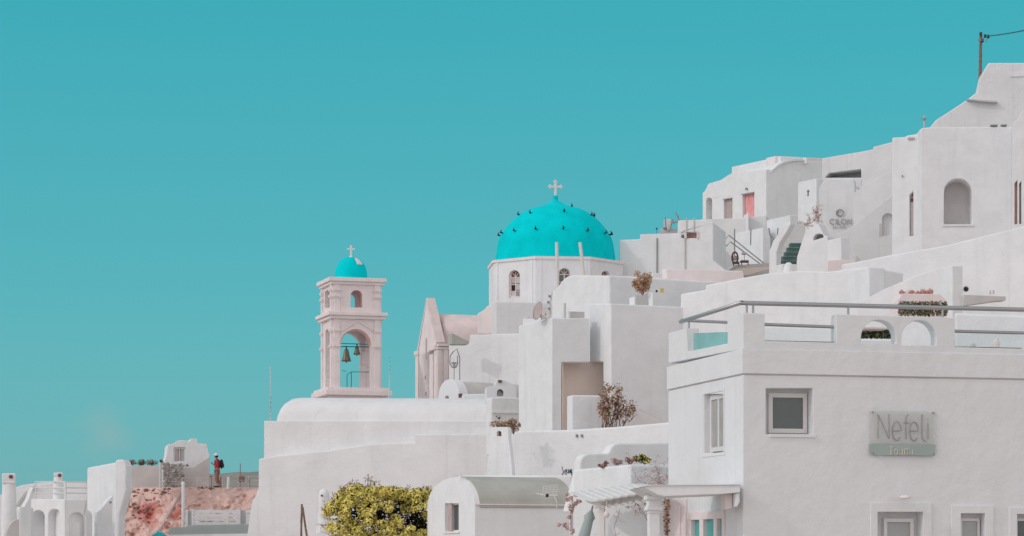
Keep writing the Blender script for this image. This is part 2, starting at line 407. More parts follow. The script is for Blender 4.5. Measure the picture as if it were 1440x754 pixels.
# ------------------------------------------------------------------ ground
CTRL = [(-30, 0, -2.2), (0, 0, -1.7), (30, 0, -1.7), (0, 30, -2.2), (12, 40, -2.0), (-15, 60, -3.0), (0, 60, -2.4), (20, 55, -2.2), (-30, 90, -3.5), (-12, 88, -2.6), (0, 80, -1.6),
        (5, 78, -0.6), (8, 72, -0.6), (22, 75, 4.0), (-22, 110, -1.5), (-12, 112, 0.0), (-12, 122, 2.4), (-10, 128, 4.5), (-4, 122, 5.0), (2, 112, 4.4), (4, 100, 3.6), (3, 135, 7.0), (10, 130, 9.5), (8, 108, 7.0), (16, 105, 8.5), (26, 105, 9.0),
        (12, 150, 12.5), (20, 150, 14.5), (30, 135, 13.0), (34, 150, 18.0), (18, 190, 21.5), (26, 185, 22.0), (38, 170, 24.0), (60, 120, 10), (60, 160, 22), (-26, 128, 2.2), (-17, 131, 3.6), (-30, 150, 3.0), (-17, 145, 3.4), (-10, 145, 1.5), (-16, 119, -.5), (-13, 115, -1), (-12, 119, 0), (-19, 117, -1.5), (-15, 123, .5), (-17, 123, .5), (0, 170, 5), (-14, 118, .8), (-14, 132, 2.8), (-10, 160, 0), (-4, 150, 4), (-16, 112, -1), (-17, 160, -2), (-60, 120, -7), (-60, 200, -12), (-32, 200, -5), (-110, 150, -20), (-12, 200, 2), (-60, 80, -8), (-110, 80, -18), (-8, 100, -1.6), (-3, 98, -1.2), (0, 92, -1.2), (-12, 103, -1.4), (2, 97, -.4), (-5, 106, -.5), (-14, 108, -1), (-1, 104, .2), (-22, 120, -1.0), (-18, 124, 1.0)]
def ground_z(x, y):
    sw = sz = 0
    for cx, cy, cz in CTRL:
        d = (x - cx) ** 2 + (y - cy) ** 2 * .8 + 4
        w = 1 / d ** 1.8; sw += w; sz += w * cz
    z = sz / sw
    far = max(0, abs(x) - 75) * .55 + max(0, y - 205) * .5 + max(0, -25 - y) * .5
    return z - far
def grid(xs, ys, zf, name, m, kind='structure'):
    vs = [Vector((x, y, CZ + zf(x, y))) for y in ys for x in xs]; n = len(xs)
    fs = [[j * n + i, j * n + i + 1, (j + 1) * n + i + 1, (j + 1) * n + i] for j in range(len(ys) - 1) for i in range(n - 1)]
    return B().add(vs, fs, 0, True).build(name, m, kind=kind)
xs = [-9000, -3000, -900, -400, -250, -180] + [-140 + 2.5 * i for i in range(113)] + [180, 250, 400, 900, 3000, 9000]
ys = [-9000, -2500, -600, -200, -100, -50] + [-30 + 2.5 * i for i in range(105)] + [260, 320, 400, 600, 1200, 3000, 9000]
grid(xs, ys, lambda x, y: max(-66, ground_z(x, y) + .25 * noise.noise(Vector((x * .25, y * .25, 0)))), 'ground', 'earth')
b = B(); b.add([(-16000, -16000, CZ - 62), (16000, -16000, CZ - 62), (16000, 16000, CZ - 62), (-16000, 16000, CZ - 62)], [[0, 1, 2, 3]]); b.build('sea', 'sea', kind='structure')
# dry headland behind the walker
HY = 420
def head_z(x, y):
    px = 720 + x / y * F
    r = 668 - 3.5 * min(1, max(0, (px - 300) / 35)) + 1.6 * noise.noise(Vector((x * .12, 0, 3)))
    e = max(0, 1 - ((y - HY) / 90) ** 2)
    return (HZ - r) / F * HY * e ** .6 - 6 + 6 * e + .5 * noise.noise(Vector((x * .15, y * .15, 5)))
grid([-49 + 1.2 * i for i in range(30)], [HY - 88 + 8 * i for i in range(23)], head_z, 'hill', 'hill')
b = B(); b.add([V(-200, 760, 70), V(1300, 768, 45), V(1300, 775, 20), V(-400, 790, 20)], [[0, 1, 2, 3]])

def corner(name, label, pxC, Y, ang, pxL, pxR, ytop, ybot, m='white', bevel=.05, holes=(), lholes=(), cat='building', wallname='wall', t=None):
    """a straight-walled block whose near upright edge stands at column pxC"""
    pf = Plane(pxC, Y, ang); pl = Plane(pxC, Y, ang - 90)
    dep = -pl.uz(pxL, 700)[0]; wid = pf.uz(pxR, 700)[0]
    z1 = (HZ - ytop) / F * Y; z0 = (HZ - ybot) / F * Y
    if t is None:
        t = thing(name, label, cat, pf.w(wid / 2, z0, dep / 2))
    hs = [([pf.uz(*p) for p in h[0]], *h[1:]) for h in holes]
    b = B().prism(pf, [(0, z0), (wid, z0), (wid, z1), (0, z1)], 0, dep, hs, px=False)
    o = b.build(wallname, [m] if isinstance(m, str) else m, t, bevel)
    return t, pf, pl, wid, dep, z0, z1, o
def window(t, pl, x0, y0, x1, y1, rec, glass='glass', w=.06, bars=0, hb=0, sill=None, fm='frame', name='window', lab=None, fd=.07):
    fr = B().ring(pl, x0, y0, x1, y1, w, rec - fd, rec - .002, bars, hb).build(name, fm, t, label=lab)
    u0, z0 = pl.uz(x0, y0); u1, z1 = pl.uz(x1, y1)
    B().ubox(pl, u0 + w * .6, z1 + w * .6, u1 - w * .6, z0 - w * .6, rec - fd * .55, rec - fd * .4).build('pane', glass, fr)
    if sill:
        B().ubox(pl, u0 - .08, z1 - .10, u1 + .08, z1 - .035, -sill, rec - .01).build('sill', 'house', fr, .008)
    return fr
def door(t, pl, x0, y0, x1, y1, rec, m, name='door', planks=0, handle=True, lab=None, fm='frame'):
    u0, z1 = pl.uz(x0, y0); u1, z0 = pl.uz(x1, y1)
    d = B().ubox(pl, u0 + .01, z0, u1 - .01, z1 - .01, rec - .05, rec - .004).build(name, m, t, .006, label=lab)
    n = max(1, planks)
    for i in range(planks):
        a = u0 + .04 + (u1 - u0 - .08) * i / n; e = u0 + .04 + (u1 - u0 - .08) * (i + 1) / n
        B().ubox(pl, a + .008, z0 + .02, e - .008, z1 - .04, rec - .075, rec - .051).build('plank', m, d)
    if handle: B().tube([pl.w(u1 - .12, (z0 * .55 + z1 * .45), rec - .05), pl.w(u1 - .12, (z0 * .55 + z1 * .45), rec - .12), pl.w(u1 - .22, (z0 * .55 + z1 * .45), rec - .12)], .014).build('handle', 'grey', d)
    return d
# ------------------------------------------------------------------ the guest house at the right (nearest building)
PF = Plane(1045, 50, 14); PL = Plane(1045, 50, -76)
DEP = -PL.uz(940, 700)[0]
T = thing('guest_house', 'large smooth white guest house with rooftop railing and glass name sign on its front wall', 'building', PF.w(5, -2.4, 2))
zc = lambda py: (HZ - py) / 72.0
def hpx(x0, y0, x1, y1): return [(x0, y1), (x0, y0), (x1, y0), (x1, y1)]
def huz(pl, pts): return [pl.uz(*p) for p in pts]
WD = 14.0
# front wall panel and left wall panel meet as one solid: front panel full width, left panel behind it
Z1 = zc(527.5)
b = B().prism(PF, [(0, -3), (WD, -3), (WD, Z1), (0, Z1)], 0, .45, [
    (huz(PF, hpx(1077, 546, 1143, 611)), .32), (huz(PF, hpx(1233, 720, 1297, 900)), .30), (huz(PF, hpx(1350, 722, 1384, 775)), .22), (huz(PF, hpx(1429, 723, 1462, 775)), .22)], px=False)
b.build('front_wall', 'house', T, .012)
b = B().prism(PL, [(-DEP, -3), (-.45, -3), (-.45, Z1), (-DEP, Z1)], 0, WD, [
    (huz(PL, hpx(990.5, 554, 1017.5, 637)), .15), (huz(PL, hpx(968, 721, 1020, 900)), .12)], px=False)
b.build('side_wall', 'house', T)
Z2 = zc(490.5)
B().ubox(PF, -.03, Z1 + .03, WD, Z2, -.03, DEP + .03).build('floor_band', 'house', T, .012)
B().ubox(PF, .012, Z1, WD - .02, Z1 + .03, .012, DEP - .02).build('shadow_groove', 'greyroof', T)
# parapet with openings
b = B()
b.prism(PF, [(1045, 490.5), (1045, 440), (1075, 440.8), (1075, 479), (1176, 481.5), (1176, 441.5), (1343, 447), (1343, 488), (1900, 503), (1900, 512)][0:0] or
        [(1045, 490.5), (1045, 440), (1075.5, 440.8), (1075.5, 479.2), (1176, 481.8), (1176, 441.8), (1343, 447), (1343, 488), (1560, 493.5), (1560, 503)], 0, .30,
        [(arch_px(1211, 1261, 450, 483.5), None), (arch_px(1268, 1317, 450.5, 485.5), None)])
b.build('parapet', 'house', T, .015)
b = B().prism(PL, [(940, 511), (940, 468.5), (965, 461.5), (966.5, 494.5), (1023, 483), (1023, 442.5), (1038, 441), (1038, 492)], 0, .28)
b.build('parapet', 'house', T, .015)
B().prism(PL, [(967.5, 468.5), (1022.5, 466.5), (1022.5, 482.8), (967.5, 494)], .12, .135).build('glass_panel', 'clearteal', T, label='turquoise glass panel beside the corner pillar')
B().prism(PF, [(1076.5, 460), (1175, 463), (1175, 481.5), (1076.5, 479)], .14, .15).build('glass_panel', 'clear', T)
B().prism(PF, [(1344, 466), (1559, 472), (1559, 493), (1344, 487.8)], .14, .15).build('glass_panel', 'clear', T)
b = B().tube([PL.P(951, 452.5, .1), PF.w(-.02, zc(425.5), .05), PF.w(.10, zc(425.3), .12), PF.P(1600, 438.5, .14)], .045, 8)
b.build('top_rail', 'steel', T)
bp = Plane(966, 54.2, 14)
B().tube([bp.P(958, 450.5), bp.P(1022.5, 453.5)], .035, 6).build('rail', 'steel', T)
B().tube([PF.P(1076, 455.3, .15), PF.P(1175.5, 459, .15)], .035, 6).build('rail', 'steel', T)
B().tube([PF.P(1343.5, 464.8, .15), PF.P(1559, 470.5, .15)], .035, 6).build('rail', 'steel', T)
B().box(PF, 1076, 478.6, 1175.5, 480.8, .02, .26).build('shadow_line', 'grey', T)  # grey strip painted for the shadow line at the opening's foot
B().box(PF, 1343.5, 487.2, 1440, 489.4, .02, .26).build('shadow_line', 'grey', T)
for pl, px, y0, y1 in ((PL, 961, 451, 463), (PL, 1042, 427, 441.5), (PF, 1062, 427, 441), (PF, 1196, 429, 443), (PF, 1329, 433, 447)):
    B().tube([pl.P(px, y0, .12), pl.P(px, y1, .12)], .022, 6).build('rail_bracket', 'steel', T)
# openings
window(T, PL, 993, 557, 1016.5, 633, .15, 'beigeglass', .09, bars=1, lab='narrow white framed side window')
B().ring(PL, 988, 551.5, 1019.5, 639.5, .055, -.015, .004).build('window_surround', 'house', T)
window(T, PF, 1087, 551.5, 1141.5, 608.5, .32, 'glass', .085, sill=.03)
def surround(x0, y0, x1, y1, hx0, hy0, hx1, hy1):
    b = B()
    o = [PF.uz(x0, y1), PF.uz(x0, y0), PF.uz(x1, y0), PF.uz(x1, y1)]
    h = [PF.uz(hx0, hy1), PF.uz(hx0, hy0), PF.uz(hx1, hy0), PF.uz(hx1, hy1)]
    b.prism(PF, o, -.05, .003, [(h, None)], px=False)
    return b.build('door_surround', 'house', T, .01)
surround(1223, 707, 1309, 905, 1233, 720, 1297, 899)
surround(1337, 711, 1396, 785, 1350, 722, 1384, 775)
surround(1418, 713.5, 1474, 785, 1429, 723, 1462, 775)
window(T, PF, 1248, 729, 1290, 895, .30, 'paleglass', .07, name='door_frame', fd=.12)
window(T, PF, 1354, 729, 1382, 774, .22, 'paleglass', .05, fd=.08)
window(T, PF, 1432, 729, 1460, 774, .22, 'glass', .05, fd=.08)
# wall lamp
lu, lz = PF.uz(1267, 701)
lm = B().lathe(PF.w(lu, lz, -.22), [(.0, .06), (.10, .05), (.12, .0), (.10, -.01), (0, -.01)][::-1], 14).tube([PF.w(lu, lz + .02, -.2), PF.w(lu, lz + .03, 0)], .018).build('wall_lamp', 'pinkish', None)
tag(lm, 'small pale round lamp on a short arm above the ground floor doorway', 'lamp')
# name sign
S = thing('name_sign', 'clear glass name sign reading Nefeli with grey green band on the guest house wall', 'sign', PF.P(1268, 641, -.06))
B().box(PF, 1223.5, 577.5, 1315.5, 638, -.060, -.050).build('glass_plate', 'signglass', S)
B().box(PF, 1222, 624, 1313, 641, -.074, -.061).build('band', 'signband', S)
for px, py in ((1226, 580), (1311, 581), (1226, 637.5), (1311, 639)):
    B().tube([PF.P(px, py, -.085), PF.P(px, py, 0)], .016, 8).build('fixing', 'grey', S)
def sp(x, y): return (1210 + x / 8.375, 565 + y / 8.375)
def stroke(b, pts, d, r):
    b.tube([PF.P(*sp(*p), d) for p in pts], r, 5)
def ell(cx, cy, rx, ry, a0, a1, n=12): return [(cx + rx * math.cos(R(a0 + (a1 - a0) * i / n)), cy - ry * math.sin(R(a0 + (a1 - a0) * i / n))) for i in range(n + 1)]
letters = [[[(190, 437), (190, 152), (320, 437), (320, 152)]],
           [ell(412, 348, 52, 112, 5, 320, 16) , [(361, 345), (464, 345)]],
           [[(520, 442), (520, 205), (527, 170), (550, 150)], [(492, 250), (556, 250)]],
           [ell(614, 350, 50, 112, 5, 320, 16), [(565, 347), (664, 347)]],
           [[(708, 150), (708, 420), (722, 452), (755, 474)]],
           [[(778, 255), (778, 438)], [(778, 205), (778, 215)]]]
for L_ in letters:
    b = B()
    for st in L_: stroke(b, st, -.075, .0085)
    b.build('letter', 'letter', S)
x = 318
for ch, wd in (('T', 52), ('o', 50), ('u', 50), ('m', 80), ('i', 20)):
    b = B(); t_ = 535; m_ = 558; lo = 626
    if ch == 'T': st = [[(x, t_), (x + 44, t_)], [(x + 24, t_), (x + 24, lo)]]
    elif ch == 'o': st = [ell(x + 22, (m_ + lo) / 2, 18, 33, 0, 360)]
    elif ch == 'u': st = [[(x + 4, m_), (x + 4, lo - 12), (x + 14, lo), (x + 28, lo), (x + 36, lo - 10)], [(x + 38, m_), (x + 38, lo)]]
    elif ch == 'm': st = [[(x + 4, lo), (x + 4, m_)], [(x + 4, m_ + 6), (x + 20, m_), (x + 34, m_ + 8), (x + 34, lo)], [(x + 34, m_ + 8), (x + 50, m_), (x + 64, m_ + 8), (x + 64, lo)]]
    else: st = [[(x + 6, m_), (x + 6, lo)], [(x + 6, t_), (x + 6, t_ + 6)]]
    for s_ in st: stroke(b, s_, -.078, .013)
    b.build('letter', 'signpale', S); x += wd + 9
# shop front under the canopy, set against the side wall
C1 = thing('shop_front', 'pale shop front with turquoise glazed doors set into the side wall beneath the canopy', 'shop front', PL.P(985, 800, -.05))
B().box(PL, 968.5, 721, 1020, 729, -.04, .119).build('lintel', 'pinkish', C1)
for x0, x1 in ((969, 974), (985.5, 991), (1005.5, 1010), (1017, 1020.5)):
    B().box(PL, x0, 729, x1, 900, -.035, .10).build('post', 'pinkish', C1, .006)
for x0, x1 in ((974, 985.5), (991, 1005.5), (1010, 1017)):
    B().box(PL, x0, 730, x1, 900, .05, .062).build('pane', 'tealglass', C1)
B().box(PL, 940.3, 703, 967, 900, -.05, .002).build('pilaster', 'pinkish', C1, .01)
B().box(PL, 950, 713, 961, 900, -.09, -.051).build('pilaster', 'pinkish', C1, .01)
K = thing('canopy', 'flat pinkish concrete canopy slab projecting over the turquoise doors', 'canopy', V(980, 700, 49.6))
cp = Plane(1042, 49.6, 5)
B().prism(cp, [(905, 685), (914, 683.2), (1041, 682), (1041, 692.5), (1020, 694.5), (935, 698), (925, 696)], 0, 2.1).build('slab', 'white2', K, .012)
B().prism(cp, [(904, 684.6), (914, 682), (1042.3, 680.8), (1042.3, 682), (914, 683.2)], -.03, 2.15).build('coping', 'white', K)
B().prism(cp, [(1034.5, 694), (1041, 693), (1041, 706), (1037, 713), (1034.5, 713)], .05, .55).build('bracket', 'white', K, .015)
B().prism(cp, [(1024, 695), (1034, 694), (1034, 714), (1024, 716)], .3, .8).build('bracket', 'pinkish', K, .015)
# white post with moulded capital
t = thing('white_post', 'white square post with a moulded capital at the end of the pergola', 'post', V(922, 800, 50.2))
pp = Plane(913, 50.2, 8)
B().box(pp, 913, 722, 928, 900, 0, .22).build('shaft', 'white', t, .012)
cv = B()
for y0, y1, e in ((697, 703, .06), (703, 712, .02), (712, 718, .05), (718, 722, .01)):
    u0, z0 = pp.uz(913, y1); u1, z1 = pp.uz(928, y0); cv.ubox(pp, u0 - e, z0, u1 + e, z1, -e, .22 + e)
cv.build('capital', 'white', t, .012)
# dry climbing plant in the gap beside the post
b = B()
for i in range(22):
    c = V(937.5 + random.uniform(-1.6, 1.6), 703 + i * 2.2, 53 + random.uniform(-.1, .1)); leafquads(b, c, (.06, .08, .07), 26, .03, lambda: random.choice((0, 0, 1, 2)))
fo = thing('dry_climber', 'narrow strip of dry brown climber between the post and the shop front', 'plant', V(937.5, 752, 53))
b.build('foliage', ['leafdry', 'brown', 'leafgold'], fo, kind='stuff'); B().tube([V(937.5, 753, 53), V(938, 725, 53), V(937, 703, 53)], .015).build('stem', 'twig', fo)
# back wall behind the pergola
t, w_ = slab('courtyard_wall', 'low bright white courtyard wall behind the pergola slats', Plane(812, 58, -35), [(802, 830), (802, 694), (818, 690), (870, 683), (942, 683), (942, 830)], .4, 'white')
# pergola
Pg = thing('pergola', 'whitewashed timber pergola of flat slats over the courtyard', 'pergola', V(845, 800, 52))
pb = Plane(840, 54.0, -25)
B().prism(pb, [(834, 715), (834, 707), (926, 691), (926, 697.5)], 0, .10).build('beam', 'palewood', Pg, .008)
pb2 = Plane(806, 57.0, -25)
B().prism(pb2, [(806, 699), (806, 695.5), (905, 682.5), (905, 687)], 0, .10).build('beam', 'palewood', Pg, .008)
for i in range(9):
    f0 = i / 8
    a = pb.P(838 + 84 * f0, 706.3 - 14.2 * f0 - 1.5, .0); e = pb2.P(812 + 86 * f0, 695.2 - 11.5 * f0 - 1.2, .0)
    d = (e - a).normalized(); a = a - d * .28; e = e + d * .15; s_ = Vector((d.y, -d.x, 0)).normalized() * .15; h = Vector((0, 0, .03))
    vs = [a - s_, a + s_, e + s_, e - s_]; vs += [v + h for v in vs]
    B().add(vs, [[0, 1, 2, 3], [4, 5, 6, 7], [0, 1, 5, 4], [1, 2, 6, 5], [2, 3, 7, 6], [3, 0, 4, 7]]).build('slat', 'palewood', Pg)
    if i < 8:
        q = pb.P(845 + 76 * f0, 712 - 12 * f0, .05); q2 = q + d * 2.2
        B().tube([q - d * .2, q2], .045, 4).build('rafter', 'palewood', Pg)
B().box(pp.off(-.1), 0, 0, 1, 1, 0, .1)
p3 = Plane(843, 54, -10)
B().box(p3, 841, 709, 850, 900, 0, .14).build('post', 'palewood', Pg, .01)
p4 = Plane(806, 57, -10)
B().box(p4, 800.5, 698, 805, 900, 0, .12).build('post', 'palewood', Pg, .01)
# hanging lantern and folded parasol
lt = B().lathe(V(853, 727, 53.6), [(.015, -.02), (.05, 0), (.065, .06), (.035, .10), (.01, .12), (.006, .34)], 10).build('hanging_lantern', 'pinkish')
tag(lt, 'pale bell shaped lantern hanging under the pergola', 'lantern')
pr_ = thing('folded_parasol', 'folded grey green parasol leaning under the left end of the pergola', 'parasol', V(812, 800, 54.5))
top = V(833, 714, 54.5); bot = V(811, 790, 54.2); ax = (top - bot).normalized()
B().lathe(bot, [(.03, 0), (.10, .1), (.13, .5), (.10, .95), (.125, 1.02), (.06, 1.12), (.02, 1.18)], 10, axis=ax, mi=0).build('cloth', 'umbgrey', pr_)
B().tube([bot - ax * .5, bot + ax * 1.28], .022).build('pole', 'grey', pr_)
# bougainvillea-like dried vine at the corner of the courtyard
def vine(name, label, pts, Y, nleaf, lsize, mats, twigm='pinktwig', tw=.012, spread=.12, ntw=18, box=None, group=None):
    t = thing(name, label, 'plant', V(*pts[0], Y))
    b = B(); f_ = B()
    P_ = [V(*p, Y) for p in pts]
    b.tube(P_, tw, 5, tw * .5)
    for i in range(ntw):
        k = random.randrange(len(P_) - 1); a = P_[k].lerp(P_[k + 1], random.random())
        e = a + Vector((random.gauss(0, 1), random.gauss(0, .7), random.gauss(.5, .9))) * spread * 2
        m_ = a.lerp(e, .5) + Vector((random.gauss(0, 1), 0, random.gauss(0, 1))) * spread * .4
        b.tube([a, m_, e], tw * .6, 4, tw * .2)
        for q in (m_, e): leafquads(f_, q, (spread, spread, spread), nleaf, lsize, lambda: random.randrange(len(mats)), jit=.9)
    b.build('stem', twigm, t)
    if f_.v: f_.build('foliage', mats, t, kind='stuff')
    return t
vine('bougainvillea', 'thin pink bougainvillea climbing the wall corner left of the pergola', [(803, 752), (803, 720), (806, 706), (803, 699)], 56.4, 40, .028, ['rosewash', 'leafdry', 'salmon', 'rosewash'], ntw=12, spread=.05)
vine('hanging_vine', 'bare pinkish vine hanging inside the pergola in front of the white wall', [(866, 760), (864, 740), (872, 716)], 55.2, 2, .02, ['leafdry'], ntw=6, spread=.08, tw=.007)
vine('hanging_vine', 'sparse brown creeper below the pergola beside the white post', [(912, 735), (905, 722), (897, 708)], 54.2, 5, .03, ['leafdry', 'leafgold'], twigm='pinktwig', ntw=6, spread=.08, tw=.008)
# ------------------------------------------------------------------ planter terrace left of the guest house
tp, w_ = slab('stepped_wall', 'grey shaded garden wall with two rounded steps behind the planter', Plane(880, 66, 28),
     [(800, 720)] + [(815, 664)] + curve((816, 652), (828, 638), 7) + [(854, 637.5)] + curve((858, 634), (872, 623.5), 7) + [(945, 622.5), (945, 720)], .35, 'white')
pt, pf_, pl_, *_ = corner('planter_box', 'white masonry planter box filled with succulents beside the guest house', 886, 58, 20, 806, 946, 653, 698, 'white', cat='planter')
def tuft(name, label, px, py, Y, h, w, n, lsize, mats, twigm='twig', group=None, nst=7, par=None, cat='plant', bw=0.0, flat=.7):
    """small bush: stems fanning from a base with leaves around their tips"""
    base = V(px, py, Y); t = thing(name, label, cat, base, group)
    b = B(); f_ = B()
    base0 = base
    for i in range(nst):
        base = base0 + Vector((random.uniform(-bw, bw), 0, 0))
        a = random.uniform(0, 6.28); rr = random.uniform(.15, 1) * w / 2
        tip = base + Vector((math.cos(a) * rr, math.sin(a) * rr * flat, h * random.uniform(.45, 1.0) * (1 - .35 * (2 * rr / w) ** 2)))
        b.tube([base, base.lerp(tip, .5) + Vector((random.gauss(0, .04), 0, h * .08)), tip], min(.014, h * .014 + .003), 4, .004)
        for q, kk in ((tip, 1.0), (base.lerp(tip, .65), .6)):
            leafquads(f_, q, (w * .17, w * .15, h * .16), int(n * kk / nst), lsize, lambda: random.randrange(len(mats)), jit=.95)
    b.build('stem', twigm, t); f_.build('foliage', mats, t, kind='stuff')
    return t
tuft('succulent', 'small dark red succulent at the left end of the planter', 850, 660, 59.5, .20, .26, 90, .035, ['leafdry', 'brown'])
tuft('succulent', 'faded greyish pink plant in the middle of the planter', 868, 657, 59.5, .20, .45, 170, .03, ['leafdry', 'greydoor'])
tuft('succulent', 'purple brown rosette plant beside the green succulent', 887, 654, 59.2, .24, .30, 100, .035, ['brown', 'leafdry'])
tuft('succulent', 'bushy yellow green succulent at the right of the planter', 907, 653.5, 59.2, .30, .42, 230, .04, ['leafolive', 'leafyellow', 'leafdark'])
vine('dry_shrub', 'feathery pale pink dry shrub against the end of the planter', [(940, 683), (925, 679), (905, 680), (893, 672)], 57.1, 9, .02, ['leafdry', 'pinkish'], ntw=22, spread=.10, tw=.006)
vine('dry_shrub', 'taller feathery dry shrub beside the guest house corner', [(930, 683), (926, 668), (922, 655)], 57.1, 9, .02, ['leafdry', 'pinkish'], ntw=22, spread=.10, tw=.006)
# ------------------------------------------------------------------ vaulted cottage, bottom centre
VG = Plane(668, 78, -68); VF = Plane(668, 78, 22)
gout = [(601, 830), (601, 712)] + curve((601, 712), (640, 671.5), 12) + curve((640, 671.5), (668, 713), 12, -1)[1:] + [(668, 830)]
t = thing('vaulted_cottage', 'small white cottage with barrel vault roof beside the yellow green bush', 'building', V(700, 790, 80))
LEN = VF.uz(806, 700)[0]
b = B().prism(VG, gout, 0, LEN, [(hpx(625.5, 708, 645, 748), .22)]); b.build('wall', 'white', t, .03)
g_uz = [VG.uz(*p) for p in curve((641, 671.5), (668, 713), 12, -1)]
shell = [(u, z + .035) for u, z in g_uz] ; shell[-1] = (g_uz[-1][0] + .05, g_uz[-1][1])
inner = [(u - .02, z - .03) for u, z in g_uz][::-1]
B().prism(VG, shell + inner, .16, LEN + .01, px=False).build('roof', 'greygreen', t, label='grey green coated curved roof')
B().box(VF.off(-.05), 668, 708.5, 806, 711.5, 0, .06).build('eave', 'pinkish', t)
fr = B().ring(VG, 625.5, 708, 645, 748, .06, .10, .215, bars=0).build('window', 'pinkish', t)
B().ubox(VG, VG.uz(634, 700)[0], VG.uz(634, 746)[1], VG.uz(643, 700)[0], VG.uz(634, 710)[1], .15, .17).build('pane', 'glass', fr)
B().ubox(VG, VG.uz(628, 700)[0], VG.uz(634, 747)[1], VG.uz(633.5, 700)[0], VG.uz(634, 709)[1], .04, .08).build('shutter', 'greydoor', fr)
B().ubox(VG, VG.uz(624, 749)[0], VG.uz(634, 750)[1], VG.uz(647, 749)[0], VG.uz(634, 747.5)[1], -.05, .1).build('sill', 'white', fr)
# parapet strip behind the vault
slab('parapet_wall', 'low white parapet running behind the grey green vault roof', Plane(700, 82, -8), [(628, 720), (628, 673), (655, 668.5), (804, 668.5), (804, 720)], .4, 'white', cat='wall')
an = thing('roof_aerial', 'grid shaped aerial on a thin arm above the grey green vault', 'aerial', V(778, 712, 77.5))
b = B(); q = lambda x, y: V(x, y, 77.5)
for k in range(5): b.tube([q(762 + k * 0.6, 697 - k * 3.1), q(783 + k * .4, 694.5 - k * 3.1)], .012, 4)
for k in range(5): b.tube([q(762 + 5.2 * k, 697 - .6 * k), q(764.4 + 5.0 * k, 684.5 - .5 * k)], .010, 4)
b.build('grid', 'frame', an)
B().tube([q(753, 694), q(767, 697), q(784, 697)], .022, 5).tube([q(779, 697), q(783, 706), q(783, 714)], .02, 5).build('mast', 'frame', an)
B().blob(q(769.5, 697), .06, amp=.05, sub=1).build('clamp', 'dark', an)
B().tube([V(636, 672, 79), V(636, 668, 79), V(645, 669, 79)], .02).tube([V(649, 674, 79), V(648.5, 665, 79)], .018).build('roof_pipe', 'frame', t)
# spray tag
tg = B(); gp = Plane(742, 86, -42)
for st in (([(790.5, 656.5), (792.5, 664), (796, 660)],), ([(790, 669.5), (792.5, 664), (797, 667.5)],), ([(795, 664.5), (797.5, 660), (797, 665), (799, 665)],)):
    for s_ in st: tg.tube([gp.P(*p, -.012) for p in s_], .016, 4, mi=0)
for s_ in ([(799.5, 665), (799.5, 660.5), (801.5, 665), (802, 660)], [(802.5, 665), (803.8, 660), (804.2, 668), (803.2, 661)]): tg.tube([gp.P(*p, -.012) for p in s_], .022, 4, mi=1)
# ------------------------------------------------------------------ long bright terrace wall
t, w_ = slab('terrace_wall', 'long bright white terrace wall below the dry shrub and the tan recess', gp,
     [(700, 760), (700, 618), (712, 612), (729, 606), (801, 604.5), (870, 600), (945, 593.5), (945, 760)], 1.2, 'white', .06, cat='wall')
tg.build('spray_tag', ['tagpurple', 'greentag'], t)
for px in (812, 819):
    B().tube([gp.P(px, 611, -.04), gp.P(px, 615, -.04)], .035, 6).build('drain_pipe', 'grey', t)
# small chimney with arched vent
t = thing('chimney', 'small rounded white chimney with arched vent below the potted shrub', 'chimney', V(702, 665, 83.5))
c3 = Plane(702, 83.5, -40)
B().prism(c3, [(683, 690), (684, 665), (690, 612)] + curve((690, 604), (695, 600.5), 4) + curve((711, 600.5), (715, 605), 4, -1) + [(715, 616), (719, 650), (722, 690)], 0, .16,
          [(arch_px(698.5, 705, 606, 613.5), .1, 0, 1)]).build('stack', ['white', 'brown'], t, .05)
# ------------------------------------------------------------------ big barrel-roofed store, centre left
DB = Plane(690, 104, -20)
t = thing('barrel_store', 'huge plain white barrel roofed store below the bell tower', 'building', DB.P(520, 800, 3))
b = B().prism(DB, [(352, 840), (352, 754), (354, 738), (357.5, 718), (359, 703)] + curve((361, 694), (369, 684), 4) + [(369.5, 645), (371, 644), (371.2, 592), (700, 592), (700, 840)], 0, 7)
b.build('wall', 'white2', t, .10, 3)
# rounded roof lofted along the wall, hip-rounded at its left end
secs = []
prof = [(381, 591.5), (382, 584), (383.5, 577), (386, 569), (389, 563.5), (393, 560.3), (399, 559), (450, 559.3), (520, 559.6), (620, 560), (700, 560.5)]
vs = []; NS = 10
z0 = DB.uz(371.2, 592)[1]
for px, py in prof:
    u, z = DB.uz(px, py)
    # apex sits further back, so solve its height on that deeper plane
    q = DB.off(1.6); u2, z2 = q.uz(px, py); z0 = DB.uz(px, 592)[1] - .05; h = z2 - z0
    for k in range(NS + 1):
        a = math.pi * k / NS
        vs.append(DB.w(u, z0 - .02 + max(h, .02) * math.sin(a), 1.75 - 1.65 * math.cos(a) * (.55 + .45 * min(1, max(0, h) / 1.0))))
fs = [[i * (NS + 1) + k, i * (NS + 1) + k + 1, (i + 1) * (NS + 1) + k + 1, (i + 1) * (NS + 1) + k] for i in range(len(prof) - 1) for k in range(NS)]
fs.append(list(range(NS + 1)))
B().add(vs, fs, 0, True).build('roof', 'white2', t)
B().prism(DB, [(352.5, 840), (353.5, 752), (358.5, 714), (361, 704), (369, 694), (369.6, 646), (395, 641), (430, 637.5), (465, 634), (520, 625.5), (550, 623.5), (587.5, 622.5), (588, 611), (640, 610.5), (700, 610), (700, 840)], -.42, -.002).build('buttress', 'white2', t, .07, 3)
